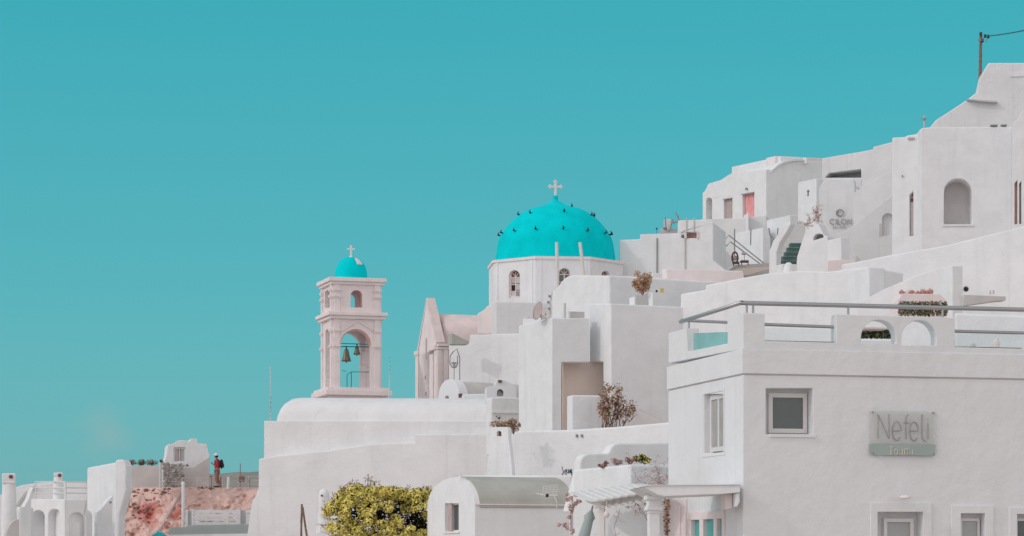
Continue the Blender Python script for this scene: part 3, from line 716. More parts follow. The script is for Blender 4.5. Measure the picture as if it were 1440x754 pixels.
# small round chimney on it
t = thing('round_chimney', 'stubby rounded chimney with a small hole in front of the barrel roofed store', 'chimney', V(455, 750, 101))
b = B(); b.lathe(V(455.5, 750, 101), [(.32, 0), (.25, .5), (.22, 1.1), (.22, 1.45), (.20, 1.6), (.13, 1.72), (0, 1.77)], 16, sy=.9); b.build('stack', 'white', t)
B().lathe(V(452.5, 697, 100.77), [(0, 0), (.045, .0), (.045, .04), (0, .04)], 8, axis=(0, -1, 0)).build('vent', 'brown', t)
ap = thing('timber_poles', 'two weathered brown poles leaning together below the barrel roofed store', 'poles', V(428, 760, 100))
for a, e, r in (((424.5, 709), (423.5, 775), .045), ((425.5, 713), (435, 775), .045), ((422.8, 731), (424, 775), .02)):
    B().tube([V(*a, 100), V((a[0] + e[0]) / 2 - .3, (a[1] + e[1]) / 2, 100), V(*e, 100)], r, 6).build('pole', 'wood', ap)
# whip aerials
def whip(name, label, x0, y0, x1, y1, Y, n, m='greydoor'):
    a, e = V(x0, y1, Y), V(x1, y0, Y)
    b = B().tube([a, a.lerp(e, .5) + Vector((.02, 0, 0)), e], .018, 5, .008)
    for i in range(n): c = a.lerp(e, (i + .5) / n); b.lathe(c, [(.0, -.03), (.042, 0), (0, .03)], 6)
    return tag(b.build(name, m), label, 'aerial')
whip('whip_aerial', 'tall thin ribbed aerial at the left end of the barrel roof', 380.5, 515, 380, 592, 106, 12, 'frame')
whip('whip_aerial', 'short thin ribbed aerial just right of the bell tower', 547, 503, 548, 562, 112, 10, 'frame')
# ------------------------------------------------------------------ bell tower
TY = 125.0
TF = Plane(468, TY, 17); TL = Plane(468, TY, -73)
tz = lambda py: (HZ - py) / 28.8
TW = TF.uz(536.5, 500)[0]
BT = thing('bell_tower', 'slim pinkish white bell tower with turquoise cupola, arches and two bells', 'bell tower', TF.w(TW / 2, tz(560), TW / 2))
def slab_around(name, e, z0, z1, m='pinkish', bev=.02):
    return B().ubox(TF, -e, z0, TW + e, z1, -e, TW + e).build(name, m, BT, bev)
slab_around('plinth', .12, tz(575), tz(556))
slab_around('base_slab', .44, tz(556), tz(549)); slab_around('base_moulding', .34, tz(549), tz(545))
slab_around('cornice', .27, tz(443.5), tz(438.5)); slab_around('cornice_moulding', .16, tz(448), tz(443.5))
slab_around('cornice', .22, tz(395.5), tz(390)); slab_around('cornice_moulding', .12, tz(399.5), tz(395.5))
TH = .36
for z0, z1, fh, lh, nm in ((tz(545), tz(447), arch_px(478.5, 521.5, 463, 549), arch_px(457.5, 465.2, 463, 549), 'lower'),
                           (tz(438.5), tz(398.5), arch_px(493, 509.5, 408, 432.5), arch_px(456.5, 465.8, 408, 433), 'upper')):
    fu = [TF.uz(*p) for p in fh]; lu_ = [TL.uz(*p) for p in lh]
    if nm == 'lower': fu[0] = (fu[0][0], z0); fu[-1] = (fu[-1][0], z0); lu_[0] = (lu_[0][0], z0); lu_[-1] = (lu_[-1][0], z0)
    if nm == 'lower':
        out = [(0, z0), fu[0]] + fu[1:-1] + [fu[-1], (TW, z0), (TW, z1), (0, z1)]
        lo = [(-TW + TH, z0), lu_[0]] + lu_[1:-1] + [lu_[-1], (-TH, z0), (-TH, z1), (-TW + TH, z1)]
        for d in (0, TW - TH): B().prism(TF, out, d, d + TH, px=False).build('arch_wall', 'pinkish', BT)
        for d in (.002, TW - TH): B().prism(TL, lo, d, d + TH - .002, px=False).build('arch_wall', 'rosewash' if d > 1 else 'pinkish', BT)
    else:
        for d in (0, TW - TH): B().prism(TF, [(0, z0), (TW, z0), (TW, z1), (0, z1)], d, d + TH, [([(u + (.2 if d else 0), z + (.05 if d else 0)) for u, z in fu], None, 1, 1)], px=False).build('arch_wall', ['pinkish', 'salmon'], BT)
        for d in (.002, TW - TH): B().prism(TL, [(-TW + TH, z0), (-TH, z0), (-TH, z1), (-TW + TH, z1)], d, d + TH - .002, [(lu_, None, 0, 0)], px=False).build('arch_wall', ['pinkish'] if d < 1 else ['salmon'], BT)
# rose lining inside the big arch
fu = [TF.uz(*p) for p in arch_px(479, 521, 463.6, 549)]
o = [(u, z) for u, z in fu[1:-1]]
cx = sum(u for u, z in o) / len(o)
inn = [(u + (cx - u) * .04, z - .03) for u, z in o][::-1]
B().prism(TF, o + inn, .05, TH - .02, px=False).build('arch_lining', 'salmon', BT)
# pilasters with their little mouldings
def pil(pl, u0, u1, z0, z1, bands):
    p = B().ubox(pl, u0, z0, u1, z1, -.07, -.002)
    for zb in bands: p.ubox(pl, u0 - .05, zb - .05, u1 + .05, zb + .05, -.13, -.0025); p.ubox(pl, u0 - .03, zb - .11, u1 + .03, zb - .055, -.10, -.0022)
    p.build('pilaster', 'pinkish', BT)
for z0, z1, bands in ((tz(545), tz(447), (tz(464), tz(486))), (tz(438.5), tz(398.5), (tz(407), tz(416)))):
    for a, e in ((.06, .33), (TW - .36, TW - .08)): pil(TF, a, e, z0, z1, bands)
    for a, e in ((-.36, -.08), (-TW + .08, -TW + .34)): pil(TL, a, e, z0, z1, bands)
# gable moulding over the big arch
def strip(pl, a, e, w, d0, d1):
    (u0, z0), (u1, z1) = pl.uz(*a), pl.uz(*e)
    return B().prism(pl, [(u0, z0), (u1, z1), (u1, z1 + w), (u0, z0 + w)], d0, d1, px=False)
strip(TF, (479, 467), (503, 452), .10, -.06, -.003).build('gable_moulding', 'pinkish', BT)
strip(TF, (503, 452), (524, 466), .10, -.058, -.003).build('gable_moulding', 'pinkish', BT)
# cupola with a peeled patch
cc = TF.w(TW / 2 - .02, tz(390.2), TW / 2); rc = .80
prf = [(rc, 0)] + [(rc * math.cos(a) ** .85 if a < 1.57 else 0, .22 + .95 * math.sin(a)) for a in [R(6 * i) for i in range(16)]]
B().lathe(cc, prf, 36).build('cupola', 'teal', BT)
b = B(); vs = []
for i, a in enumerate([R(34 + 4 * k) for k in range(9)]):
    for j, th in enumerate([R(-62 + 5 * q) for q in range(8)]):
        r = (rc * math.cos(a) ** .85) + .006; h = .22 + .95 * math.sin(a) + .004
        vs.append(cc + Vector((r * math.cos(th), r * math.sin(th), h)))
fs = [[i * 8 + j, i * 8 + j + 1, (i + 1) * 8 + j + 1, (i + 1) * 8 + j] for i in range(8) for j in range(7) if j < 7 - i * .55 + 1 and not (i < 1 and j > 5)]
b.add(vs, fs, 0, True).build('peeled_patch', 'pinkish', BT, label='bare pinkish patch where the turquoise paint has peeled')
def cross(parent, base, h, w, th, m='pinkish', ang=17, bud=False):
    pl = Plane(720, 1, ang); pl.ox, pl.oy = base.x, base.y; z = base.z - CZ
    b = B().ubox(pl, -th, z, th, z + h, -th, th)
    b.ubox(pl, -w, z + h * .58, -th, z + h * .58 + 2 * th, -th, th).ubox(pl, th, z + h * .58, w, z + h * .58 + 2 * th, -th, th)
    if bud:
        for u, zz in ((-w, h * .58 + th), (w, h * .58 + th), (0, h)):
            for du, dz in ((-th * 1.1, 0), (th * 1.1, 0), (0, th * 1.1), (0, -th * 1.1)):
                b.blob(pl.w(u + du, z + zz + dz, 0), th * 1.15, amp=0, sub=1, sm=True)
    return b.build('cross', m, parent, .008)
B().lathe(cc + Vector((0, 0, 1.15)), [(.10, 0), (.07, .06), (.05, .09)], 10).build('finial', 'pinkish', BT)
cross(BT, cc + Vector((0, 0, 1.2)), .55, .19, .042)
# bells hang from a bar: things of their own
def bell(label, px, ytop, ybot, wpx, d):
    sc_ = 3600 / (TY + d); h = (ybot - ytop) / sc_; r = wpx / sc_ / 2
    p = Plane(468, TY, 17).off(d); top = p.P(px, ytop)
    t = thing('bell', label, 'bell', top - Vector((0, 0, h)), 'bells in the bell tower')
    B().lathe(top - Vector((0, 0, h)), [(r * .8, .0), (r, .01), (r * .9, h * .12), (r * .68, h * .35), (r * .52, h * .65), (r * .4, h * .8), (r * .15, h * .88), (0, h * .9)], 20).build('body', 'bronze', t)
    B().tube([top - Vector((0, 0, h * .12)), top + Vector((0, 0, .05))], .03, 6).build('hanger', 'darkmetal', t)
    B().blob(top - Vector((0, 0, h * 1.04)), .04, amp=0, sub=1).tube([top - Vector((0, 0, h * 1.02)), top - Vector((0, 0, h * .6))], .012, 4).build('clapper', 'darkmetal', t)
bell('larger bronze bell hanging at the left of the tower arch', 487, 488, 508.5, 14, .9)
bell('smaller bronze bell hanging right of the larger one', 502, 484.5, 499, 10.5, 1.0)
b = B()
p9 = TF.off(.95)
b.tube([p9.P(476, 483), p9.P(524, 484.5)], .022, 6); b.tube([p9.P(476, 487.5), p9.P(524, 488)], .028, 6)
b.build('bell_beam', 'teald', BT)
p8 = TF.off(.5)
b = B().tube([p8.P(488, 548), p8.P(488, 527), p8.P(494, 523), p8.P(521, 523.5)], .02, 6).tube([p8.P(494, 523), p8.P(494, 548)], .02, 6).tube([p8.P(481, 521), p8.P(487, 522.5)], .012, 5)
b.build('railing', 'teald', BT)
ldr = thing('leaning_board', 'pale whitewashed boards leaning inside the right of the tower arch', 'boards', p8.P(514, 546))
p7 = TF.off(1.2)
for q_ in ([(508, 546), (509, 513), (516, 515), (514, 546)], [(509, 511), (510, 494), (520, 497), (519.5, 516)], [(514.5, 546), (516, 516), (520, 519), (519.5, 546)]):
    B().prism(p7, q_, 0, .05).build('board', 'pinkish', ldr)
# ------------------------------------------------------------------ church
CF = Plane(614, 132.5, -70); CS = Plane(614, 132.5, 20)
CH = thing('church_nave', 'pinkish church nave with tall narrow gable and rose barrel roof', 'church', CS.P(650, 600, 3))
b = B().prism(CF, [(586, 620), (586, 496), (588.5, 495), (600, 422.5), (613.5, 483), (614, 492), (614, 620)], 0, .42)
b.build('gable_wall', 'pinkish', CH, .02)
(u0, z0), (u1, z1), (u2, z2) = CF.uz(587.5, 496), CF.uz(600, 422.5), CF.uz(613.7, 484)
B().prism(CF, [(u1, z1), (u1, z1 + .14), (u2 + .1, z2 + .10), (u2, z2)], -.02, .46, px=False).build('coping', 'rosewash', CH, .01)
B().prism(CF, [(u0, z0), (u0 - .1, z0 + .10), (u1 - .002, z1 + .14), (u1 - .002, z1)], -.02, .46, px=False).build('coping', 'pinkish', CH, .01)
B().box(CF, 599, 476, 600.5, 505, -.02, -.002).build('slit_window', 'greydoor', CH)
for px, py in ((597.5, 531), (598.5, 554)): B().box(CF, px, py - 2.5, px + 1.6, py + 2.5, -.01, -.002).build('slit_window', 'grey', CH)
for a, e in ((585.2, 588.8), (605, 610)): B().box(CF, a, 499, e, 620, -.05, -.002).build('pilaster', 'pinkish', CH, .01)
B().box(CF, 584.5, 494.5, 589.5, 499, -.10, -.002).build('capital', 'pinkish', CH, .01)
B().box(CF, 604, 487.5, 613.8, 491.5, -.10, -.002).build('capital', 'pinkish', CH, .01)
# side: entablature, wall, barrel roof
SL = CS.uz(705, 500)[0]
hz = CS.uz(614, 492)[1]
B().ubox(CS, 0, hz - 5, SL, hz, .43, 3.3).build('wall', 'pinkish', CH, .02)
B().box(CS, 614, 487.5, 632, 492, -.10, 1.2).build('cornice', 'pinkish', CH, .01)
B().box(CS, 615, 483.5, 632.5, 487.5, -.18, 1.2).build('cornice', 'pinkish', CH, .01)
for a, e in ((615, 620.5), (624, 629.5)): B().box(CS, a, 492, e, 620, -.08, .4).build('pilaster', 'pinkish', CH, .01)
B().box(CS, 614.2, 480, 640, 484, .5, 1.5).build('roof_kerb', 'pinkish', CH, .01)
zt = (HZ - 441) / 3600 * 134.3; zb = hz - .1; rr_ = 1.55
rb = B(); prf_ = [(.35 + rr_ * (1 - math.cos(math.pi * k / 20)), zb + (zt - zb) * math.sin(math.pi * k / 20) ** .8) for k in range(21)]
vs = []
for u in (.62, .75, SL):
    e = .12 if u == .62 else 0
    for d, z in prf_: vs.append(CS.w(u, z - e, d + (e if d < 1.9 else -e)))
rb.add(vs, [[i * 21 + k, i * 21 + k + 1, (i + 1) * 21 + k + 1, (i + 1) * 21 + k] for i in range(2) for k in range(20)] , 0, True)
rb.add(vs[:21], [list(range(21))], 0, False)
rb.build('barrel_roof', 'rosewash', CH)
# ------------------------------------------------------------------ dome
DC = Vector(((781 - 720) / F * 133, 133.0, 0)); DS = 27.07
DM = thing('church_dome', 'large turquoise ribless dome on a white octagonal drum topped by a cross', 'dome', Vector((DC.x, DC.y, CZ + 12.5)))
zr = (HZ - 361.2) / 3600 * 129.6
def oct_(R_): return [(DC.x + R_ * math.sin(R(a)), DC.y - R_ * math.cos(R(a))) for a in [-17 + 45 * k for k in range(8)]]
RR = 98 / DS
V8 = oct_(RR)
def seg_plane(p, q):
    pl = Plane(720, 1, math.degrees(math.atan2(q[1] - p[1], q[0] - p[0]))); pl.ox, pl.oy = p
    return pl, math.hypot(q[0] - p[0], q[1] - p[1])
win = {7: [(715.5, 731, 380, 419.5)], 0: [(785, 802.5, 377, 417)], 1: [(846, 857, 381, 420)]}
for k in range(8):
    pl, L_ = seg_plane(V8[k], V8[(k + 1) % 8])
    hs = []
    for (a, e, y0, y1) in win.get(k, []): hs.append(([pl.uz(*p) for p in arch_px(a, e, y0, y1)], .22, 0, 0))
    m_ = .17
    B().prism(pl, [(0, 11.5), (L_, 11.5), (L_ - .004, zr - .12), (.004, zr - .12)], 0, .4, hs, px=False).build('drum_wall', 'white', DM)
    if k in (7, 0):
        B().ubox(pl, .18, 11.5, .30, zr - .13, -.03, -.002).ubox(pl, L_ - .30, 11.5, L_ - .18, zr - .13, -.03, -.002).build('corner_strip', 'white', DM)
    for (a, e, y0, y1) in win.get(k, []):
        op = [pl.uz(*p) for p in arch_px(a, e, y0, y1)]
        cx = (op[0][0] + op[-1][0]) / 2; cz = sum(z for u, z in op) / len(op)
        sm_ = [(cx + (u - cx) * .80, cz + (z - cz) * .9) for u, z in op]
        fr = B().prism(pl, op, .10, .16, [(sm_, None)], px=False)
        zb_ = op[0][1]; zt_ = max(z for u, z in op); hw = (op[-1][0] - op[0][0]) / 2; zs = zt_ - hw
        fr.ubox(pl, cx - .025, zb_ + .05, cx + .025, zs, .105, .155)
        for q_ in (.33, .66, 1.0): zz = zb_ + (zs - zb_) * q_; fr.ubox(pl, cx - hw * .8, zz - .02, cx + hw * .8, zz + .02, .108, .152)
        for a_ in (50, 90, 130):
            e_ = pl.w(cx + hw * .8 * math.cos(R(a_)), zs + hw * .8 * math.sin(R(a_)), .13); fr.tube([pl.w(cx, zs, .13), e_], .022, 4)
        fo_ = fr.build('window', 'rosewash', DM)
        B().prism(pl, [(cx + (u - cx) * .82, cz + (z - cz) * .92) for u, z in op], .165, .18, px=False).build('pane', 'brown' if k else 'glass', fo_)
        if k == 7:
            pw = hw * .8
            for i_, (sx, q0, q1, mm) in enumerate(((0, 0, .33, 'greyroof'), (1, 0, .33, 'grey'), (0, .33, .66, 'dark'), (1, .33, .66, 'greyroof'), (0, .66, 1, 'greydoor'), (1, .66, 1, 'greyroof'))):
                ua = cx + (.03 if sx else -pw + .01); ub = ua + pw - .05
                B().ubox(pl, ua, zb_ + (zs - zb_) * q0 + .06, ub, zb_ + (zs - zb_) * q1 - .03, .125, .14).build('pane', mm, fo_)
b = B(); o1 = oct_(RR + .07); n = 8
zlo, zhi = zr - .12, zr + .02
vs = [Vector((x, y, CZ + zlo)) for x, y in o1] + [Vector((x, y, CZ + zhi)) for x, y in o1]
b.add(vs, [list(range(8)), list(range(8, 16))] + [[i, (i + 1) % 8, (i + 1) % 8 + 8, i + 8] for i in range(8)])
b.build('drum_rim', 'pinkish', DM)
hb = lambda y: (HZ - y) / DS
prof_px = [(84, 378), (84, 364), (83.4, 358), (80.5, 337), (76, 325), (71, 317), (66, 310), (61, 303.5), (54, 297), (47, 291.8), (39, 287.8), (31, 285.2), (25, 283.6), (19, 281.8), (14, 279.6), (10, 277.4), (6.5, 275.2), (4, 273.8), (3.6, 271), (3.4, 266.8), (0, 266.5)]
sh = 8.5  # the dome's rear half stands behind the drum rim
def smooth_prof(p):
    out = []
    for i in range(len(p) - 1):
        p0 = p[max(i - 1, 0)]; p1 = p[i]; p2 = p[i + 1]; p3 = p[min(i + 2, len(p) - 1)]
        for s_ in (0, .5):
            out.append(tuple(.5 * (2 * p1[j] + (p2[j] - p0[j]) * s_ + (2 * p0[j] - 5 * p1[j] + 4 * p2[j] - p3[j]) * s_ ** 2 + (3 * p1[j] - p0[j] - 3 * p2[j] + p3[j]) * s_ ** 3) for j in (0, 1)))
    return out + [p[-1]]
pts = [(r, y + (sh if y < 300 else sh * (358 - y) / 58 if y < 358 else 0)) for r, y in prof_px]
DPR = [(max(0, r) / DS, hb(y)) for r, y in smooth_prof(pts)]
B().lathe(Vector((DC.x, DC.y, CZ)), DPR, 72).build('dome_shell', 'teal', DM)
cross(DM, Vector((DC.x, DC.y, CZ + hb(276))), .74, .28, .055, ang=12, bud=True)
# dark pegs on the dome: two rings
def dome_at(th, z):
    for i in range(len(DPR) - 1):
        if DPR[i][1] <= z <= DPR[i + 1][1]:
            f_ = (z - DPR[i][1]) / (DPR[i + 1][1] - DPR[i][1] + 1e-9); r = DPR[i][0] + (DPR[i + 1][0] - DPR[i][0]) * f_
            return Vector((DC.x + r * math.sin(th), DC.y - r * math.cos(th), CZ + z))
pegb = B().lathe((0, 0, 0), [(.035, -.05), (.035, .04), (.055, .07), (.055, .10), (.025, .12), (0, .13)], 8)
pegb.tube([Vector((.04, 0, .11)), Vector((.15, .02, .09))], .028, 5, .012)
peg0 = None
for ring, (zz, xs_) in enumerate(((hb(331), [-88, -74, -47, -21, 7, 33, 60, 74, 88, 110, 150, 200, 250]), (hb(304), [-72, -40, 12, 62, 78, 100, 140, 200, 250]), (hb(291), [52]))):
    for a in xs_:
        p_ = dome_at(R(a), zz + random.uniform(-.05, .05))
        if peg0 is None:
            peg0 = pegb.build('dome_peg', 'dark', DM); o_ = peg0
            org = Vector(p_); peg0.location = p_ - ORG[DM.name]; ORG[peg0.name] = p_
        else: o_ = twin(peg0, p_)
        nrm_ = Vector((math.sin(R(a)), -math.cos(R(a)), .45)).normalized()
        o_.rotation_euler = nrm_.to_track_quat('Z', 'X').to_euler()
# square base of the dome and the stepped shoulders
t, *_ = corner('dome_base', 'plain square block carrying the octagonal drum', 697, 126.5, 12, 684, 868, 424, 520, 'white2')
slab('roof_shoulder', 'small stepped shoulder between rose roof and drum', Plane(690, 127.5, -20), [(671, 470), (671, 441), (679, 436.5), (685, 431), (694, 430), (694, 470)], 1.5, 'pinkish')
for (x0, y0, x1, y1, m_, lab) in ((782.7, 341, 784.3, 404, 'frame', 'upright white flue pipe in front of the octagonal drum'), (815.5, 341, 822, 390, 'frame', 'leaning white flue pipe right of the upright one')):
    tag(B().tube([V(x1, y1 + 4, 118), V(x0, y0, 118)], .075, 10).build('flue_pipe', m_), lab, 'pipe')
# ------------------------------------------------------------------ white blocks between nave and dome
slab('side_annex', 'bright white annex wall stepping up beside the nave', Plane(700, 120, -30), [(631, 620), (631, 482.5), (660, 482), (660.3, 471), (688, 470), (727, 470), (731, 470), (731, 620)], 3, 'white2', .04)
slab('chapel_wall', 'tall bright white wall below the square dome base', Plane(740, 122, -28), [(700, 620), (700, 469.5), (735, 469), (735, 448), (790, 447), (790, 620)], 2, 'white2', .04)
slab('roof_wedge', 'low grey green sloping roof piece above the annex', Plane(640, 119, 15), [(635.5, 484), (635.5, 468.5), (659, 480), (659.5, 484)], .8, 'greygreen', .01)
B().box(Plane(700, 120, -30), 665.2, 508, 668, 560, -.05, -.002)
tg = thing('iron_lamp', 'oval wrought iron lamp loop against the white annex', 'lamp', V(640, 560, 117))
lp = lambda x, y: V(x, y, 117)
b = B().tube([lp(646.5, 560), lp(646.5, 503), lp(642.5, 490.5), lp(637, 495), lp(633, 501), lp(632.5, 511), lp(636, 517), lp(641, 517), lp(643.5, 512), lp(643.5, 501)], .028, 5)
b.tube([lp(638.5, 517), lp(638.5, 560)], .02, 5).build('loop', 'grey', tg)
B().box(Plane(640, 117, 0), 635, 509.5, 642, 512, -.05, .05).box(Plane(640, 117, 0), 637, 512, 640.5, 516, -.05, .05).build('lantern', 'grey', tg)
# little vault in front of the nave
VP = Plane(646, 116, -55)
go = [(616, 600), (616, 560)] + curve((616, 560), (631.5, 533.5), 8) + curve((631.5, 533.5), (646, 560), 8, -1)[1:] + [(646, 600)]
t = thing('small_vault', 'small white domed vault in front of the church nave', 'building', VP.P(630, 590, .5))
B().prism(VP, go, 0, .5).build('end_wall', 'white', t, .03)
gz = [VP.uz(*p) for p in go]; cu = sum(u for u, z in gz) / len(gz)
go2 = [(617.5, 600), (617.5, 562)] + curve((617.5, 562), (631.5, 536), 8) + curve((631.5, 536), (645, 561), 8, -1)[1:] + [(645, 600)]
B().prism(VP, go2, .501, 5.5).build('vault', 'greyroof', t)
B().lathe(VP.P(629.5, 559, -.03), [(0, 0), (.09, .0), (.09, .03), (0, .03)], 10, axis=(-.5, -.8, 0)).build('vent', 'grey', t)
sc1 = tag(B().box(Plane(648, 114, 10), 645.5, 553.5, 650.5, 559, 0, .2).box(Plane(648, 114, 10), 646.6, 555, 649, 558, -.02, -.001, 0).build('vent_box', 'brown', None, .01), 'tiny brown vent box on the barrel roof beside the small vault', 'vent')
slab('ledge', 'low pale ledge with a thin shadow line above the barrel roof', Plane(670, 110, 3), [(650, 575), (650, 554.5), (690, 553.5), (690, 575)], .6, 'white')
# box with lit side, and rounded chimney with red lined vent
corner('stair_block', 'white block with grey front right of the barrel roofed store', 690.5, 97, 14, 683.5, 730, 558.5, 640, 'white')
b = B().box(Plane(690.5, 97, 14), 691, 578.5, 729, 581.5, -.06, -.002); tag(b.build('string_course', 'white', None), 'thin raised ledge across the grey block above the dried bush', 'ledge')
t = thing('vent_chimney', 'rounded white chimney top with red lined arched vent above the grey block', 'chimney', V(705, 560, 99))
VC = Plane(705, 99, 5)
B().prism(VC, [(684, 566), (684, 545), (690, 543), (695, 542)] + curve((697, 539), (703, 535), 4) + [(710, 535), (718, 538.5), (726, 545), (726, 566)], 0, .8, [(arch_px(699, 708, 547.5, 557.5), .25, 0, 1)]).build('stack', ['white', 'white'], t, .04)
ar = arch_px(699, 708, 547.5, 557.5)
o = [VC.uz(*p) for p in ar[6:-1]] ; cx = VC.uz(703.5, 552)[0]
B().prism(VC, o + [(cx + (u - cx) * .7, z - .05) for u, z in o][::-1], .02, .2, px=False).build('vent_lining', 'brown', t)
B().box(VC, 700.5, 534.5, 705.5, 538.2, -.05, .2).build('vent_cap', 'brown', t)
tuft('dried_bush', 'reddish dried bush in the gap below the grey block', 708, 611, 84.8, .62, 1.0, 420, .042, ['leafdry', 'leafgold', 'brown', 'leafolive'], nst=14, bw=.35)
tuft('dried_bush', 'golden brown dried bush beside the arched vent chimney', 722, 611, 84.9, .5, .45, 170, .045, ['leafgold', 'leafdry', 'brown'], nst=6)
# ------------------------------------------------------------------ tall cubic houses, centre
H1 = Plane(857, 97, -62)
slab('arched_house', 'bright white house wall with curved shoulder below the dome', H1,
     [(776, 560), (776, 411)] + [(785, 402.5), (789, 396.5), (793.5, 391.5), (799, 388.2), (806, 387)] + [(830, 387.3), (857, 387.6), (857, 560)], 6.3, 'white', .05)
# shaded block wall right of it is the same solid's front; tall block right below
H3 = Plane(859, 91.5, -65)
t, w_ = slab('tall_house', 'tall white house with broad grey shaded side behind the dried shrub', H3,
     [(829, 448), (829, 427), (859, 427), (859, 700), (848, 700), (848, 509), (829, 509)], 6.2, 'white', .04)
H2F = Plane(776, 91.5, 22); H2L = Plane(776, 91.5, -68)
t = thing('corner_house', 'white cubic house with satellite dish and tan recess under its corner', 'building', H2F.w(1, -3, 1))
dep = -H2L.uz(729, 500)[0]
B().prism(H2F, [(776, 640), (776, 447.5), (829.5, 447.5), (829.5, 509.5), (790, 509.5), (790, 640)], 0, dep).build('wall', 'white', t, .035)
B().prism(H2F.off(.8), [(780, 640), (780, 508.5), (880, 508.5), (880, 640)], 0, .2).build('recess_wall', 'tan', t)
B().prism(H2F.off(.04), [(790.6, 640), (790.6, 511), (792, 511), (792, 640)], 0, 1.2).build('recess_side', 'tan', t)
B().box(H2F, 805, 437, 826, 447.5, .25, .7).build('roof_kerb', 'greyroof', t, .01)
B().box(H2F, 799.5, 425, 801.5, 447.5, .35, .45).build('roof_pipe', 'greyroof', t)
B().box(H2F, 801.6, 437, 804.9, 447.4, .2, .8).build('roof_kerb', 'white', t, .01)
corner('low_block', 'low white block with grey front below the tan recess', 804, 88, 14, 797, 862, 555.5, 660, 'white')
# satellite dish
dt = thing('satellite_dish', 'pinkish grey satellite dish on the roof of the corner house', 'satellite dish', V(762, 450, 92))
c = V(756.5, 437, 92); ax = Vector((-.86, -.45, .22)).normalized()
B().lathe(c, [(0, -.10), (.12, -.09), (.24, -.05), (.33, 0), (.34, .015), (.24, -.035), (.12, -.07), (0, -.08)], 24, axis=ax).build('reflector', 'greydoor', dt)
B().tube([c + ax * -.1, V(761, 443, 92.1), V(762, 450, 92.1)], .03, 6).tube([c + Vector((0, 0, -.3)), V(742, 447, 91.9)], .015, 5).tube([V(760, 443.5, 92), V(768, 447, 91.9)], .025, 5).build('arm', 'frame', dt)
B().blob(V(742, 446.5, 91.9), .06, amp=.1, sub=1).build('receiver', 'frame', dt)
d2 = thing('satellite_dish', 'smaller green grey dish edge behind the pinkish dish', 'satellite dish', V(768, 450, 93))
B().lathe(V(767, 441, 93), [(0, -.06), (.15, -.04), (.23, 0), (.15, -.03), (0, -.05)], 20, axis=(-.5, -.8, .3)).build('reflector', 'greyroof', d2)
B().tube([V(767, 441, 93.05), V(768, 450, 93)], .025, 6).build('arm', 'grey', d2)
sp_ = thing('insulator_post', 'short white post with dark fittings beside the satellite dish', 'post', V(772, 450, 92.6))
B().tube([V(771.5, 450, 92.6), V(773, 430, 92.6), V(776, 411, 92.6)], .045, 6).build('shaft', 'frame', sp_)
for py, px in ((416.5, 772.8), (425, 771), (434, 772.6)):
    B().tube([V(px - 1.6, py, 92.5), V(px + 1.6, py, 92.5)], .05, 6).build('fitting', 'grey', sp_)
tuft('dried_shrub', 'large dry pink brown shrub against the grey shaded house wall', 862, 603, 87.5, 1.48, 1.0, 1000, .055, ['leafdry', 'leafdry', 'leafgold', 'brown', 'leafgrey', 'leafdry'], nst=26, bw=.40)
# grey wedge standing in for the ramp's shading on the wall
slab('ramp_shading', 'pale grey wedge painted as stair ramp shading at the foot of the grey wall', Plane(940, 90, -30), [(893, 620), (893, 574), (905, 581), (945, 601), (945, 620)], .35, 'greyroof', .02)
# upper terrace behind the shaded house: pinkish wall and potted tree
PT = Plane(858, 101, 16)
slab('terrace_wall_back', 'pinkish grey terrace wall above the broad grey house side', PT, [(857.5, 470), (857.5, 388), (873, 388), (937, 391), (937, 378), (1045, 381), (1060, 470)], .5, 'pinkish', .03, cat='wall')
corner('roof_pier', 'small white pier left of the potted tree', 892, 92.6, 18, 885, 893, 417, 430, 'white', .015, cat='pier')
corner('roof_pier', 'small white pier right of the potted tree', 917.5, 93.0, 18, 912, 918.2, 411.5, 430, 'white', .015, cat='pier')
corner('roof_planter', 'grey masonry planter holding the small golden tree', 894, 93.4, 18, 893, 912, 415, 430, 'greyroof', .015, cat='planter')
t = tuft('potted_tree', 'small round tree with golden brown dry leaves on the terrace', 904, 417, 93.8, .95, .75, 1100, .045, ['leafgold', 'leafgold', 'leafdry'], twigm='pinktwig', nst=16, cat='tree')
tag(B().blob(V(909, 413.5, 93.2), .09, amp=.2, sub=1).build('flowerpot', 'greyroof'), 'little grey pot at the foot of the golden tree', 'pot')
tag(B().box(Plane(930, 96, 16), 929, 405.5, 933.5, 411.5, 0, .05).build('yellow_notice', 'yellow'), 'tiny yellow notice on the pinkish terrace wall', 'notice')
tag(B().blob(V(923.5, 409.5, 96), .05, amp=.3, sub=1).build('wall_light', 'dark'), 'tiny dark wall light beside the yellow notice', 'lamp')
# ------------------------------------------------------------------ upper right: houses climbing the slope
# long bright retaining walls just above the guest house roof
QW = Plane(1222, 88, -38)
slab('retaining_wall', 'long bright retaining wall stepping up behind the guest house rooftop rail', QW,
     [(950, 500), (957, 431), (957, 413.5), (992, 407.5), (992, 401), (1040, 391.5), (1080, 384.5), (1120, 381), (1164, 382), (1216.5, 375.5), (1222, 375.5), (1222, 500)], 2.4, 'white', .05, cat='wall')
corner('retaining_block', 'bright block with grey end face at the foot of the sloping stair parapet', 1222, 86, 20, 1190, 1244, 375.8, 470, 'white', .03)
SPP = Plane(1320, 84, -28)
slab('stair_parapet', 'sloping stair parapet rising rightwards behind the rooftop arches', SPP,
     [(1190, 520), (1208, 425), (1222, 418), (1244.5, 406), (1293, 386), (1319, 377.6), (1322, 377.6), (1322, 520)], .35, 'white', .03, cat='wall')
corner('tall_pier', 'tall white pier with grey right face beside the round drain hole', 1339, 82, 18, 1321, 1354, 373.5, 520, 'white', .03, cat='pier')
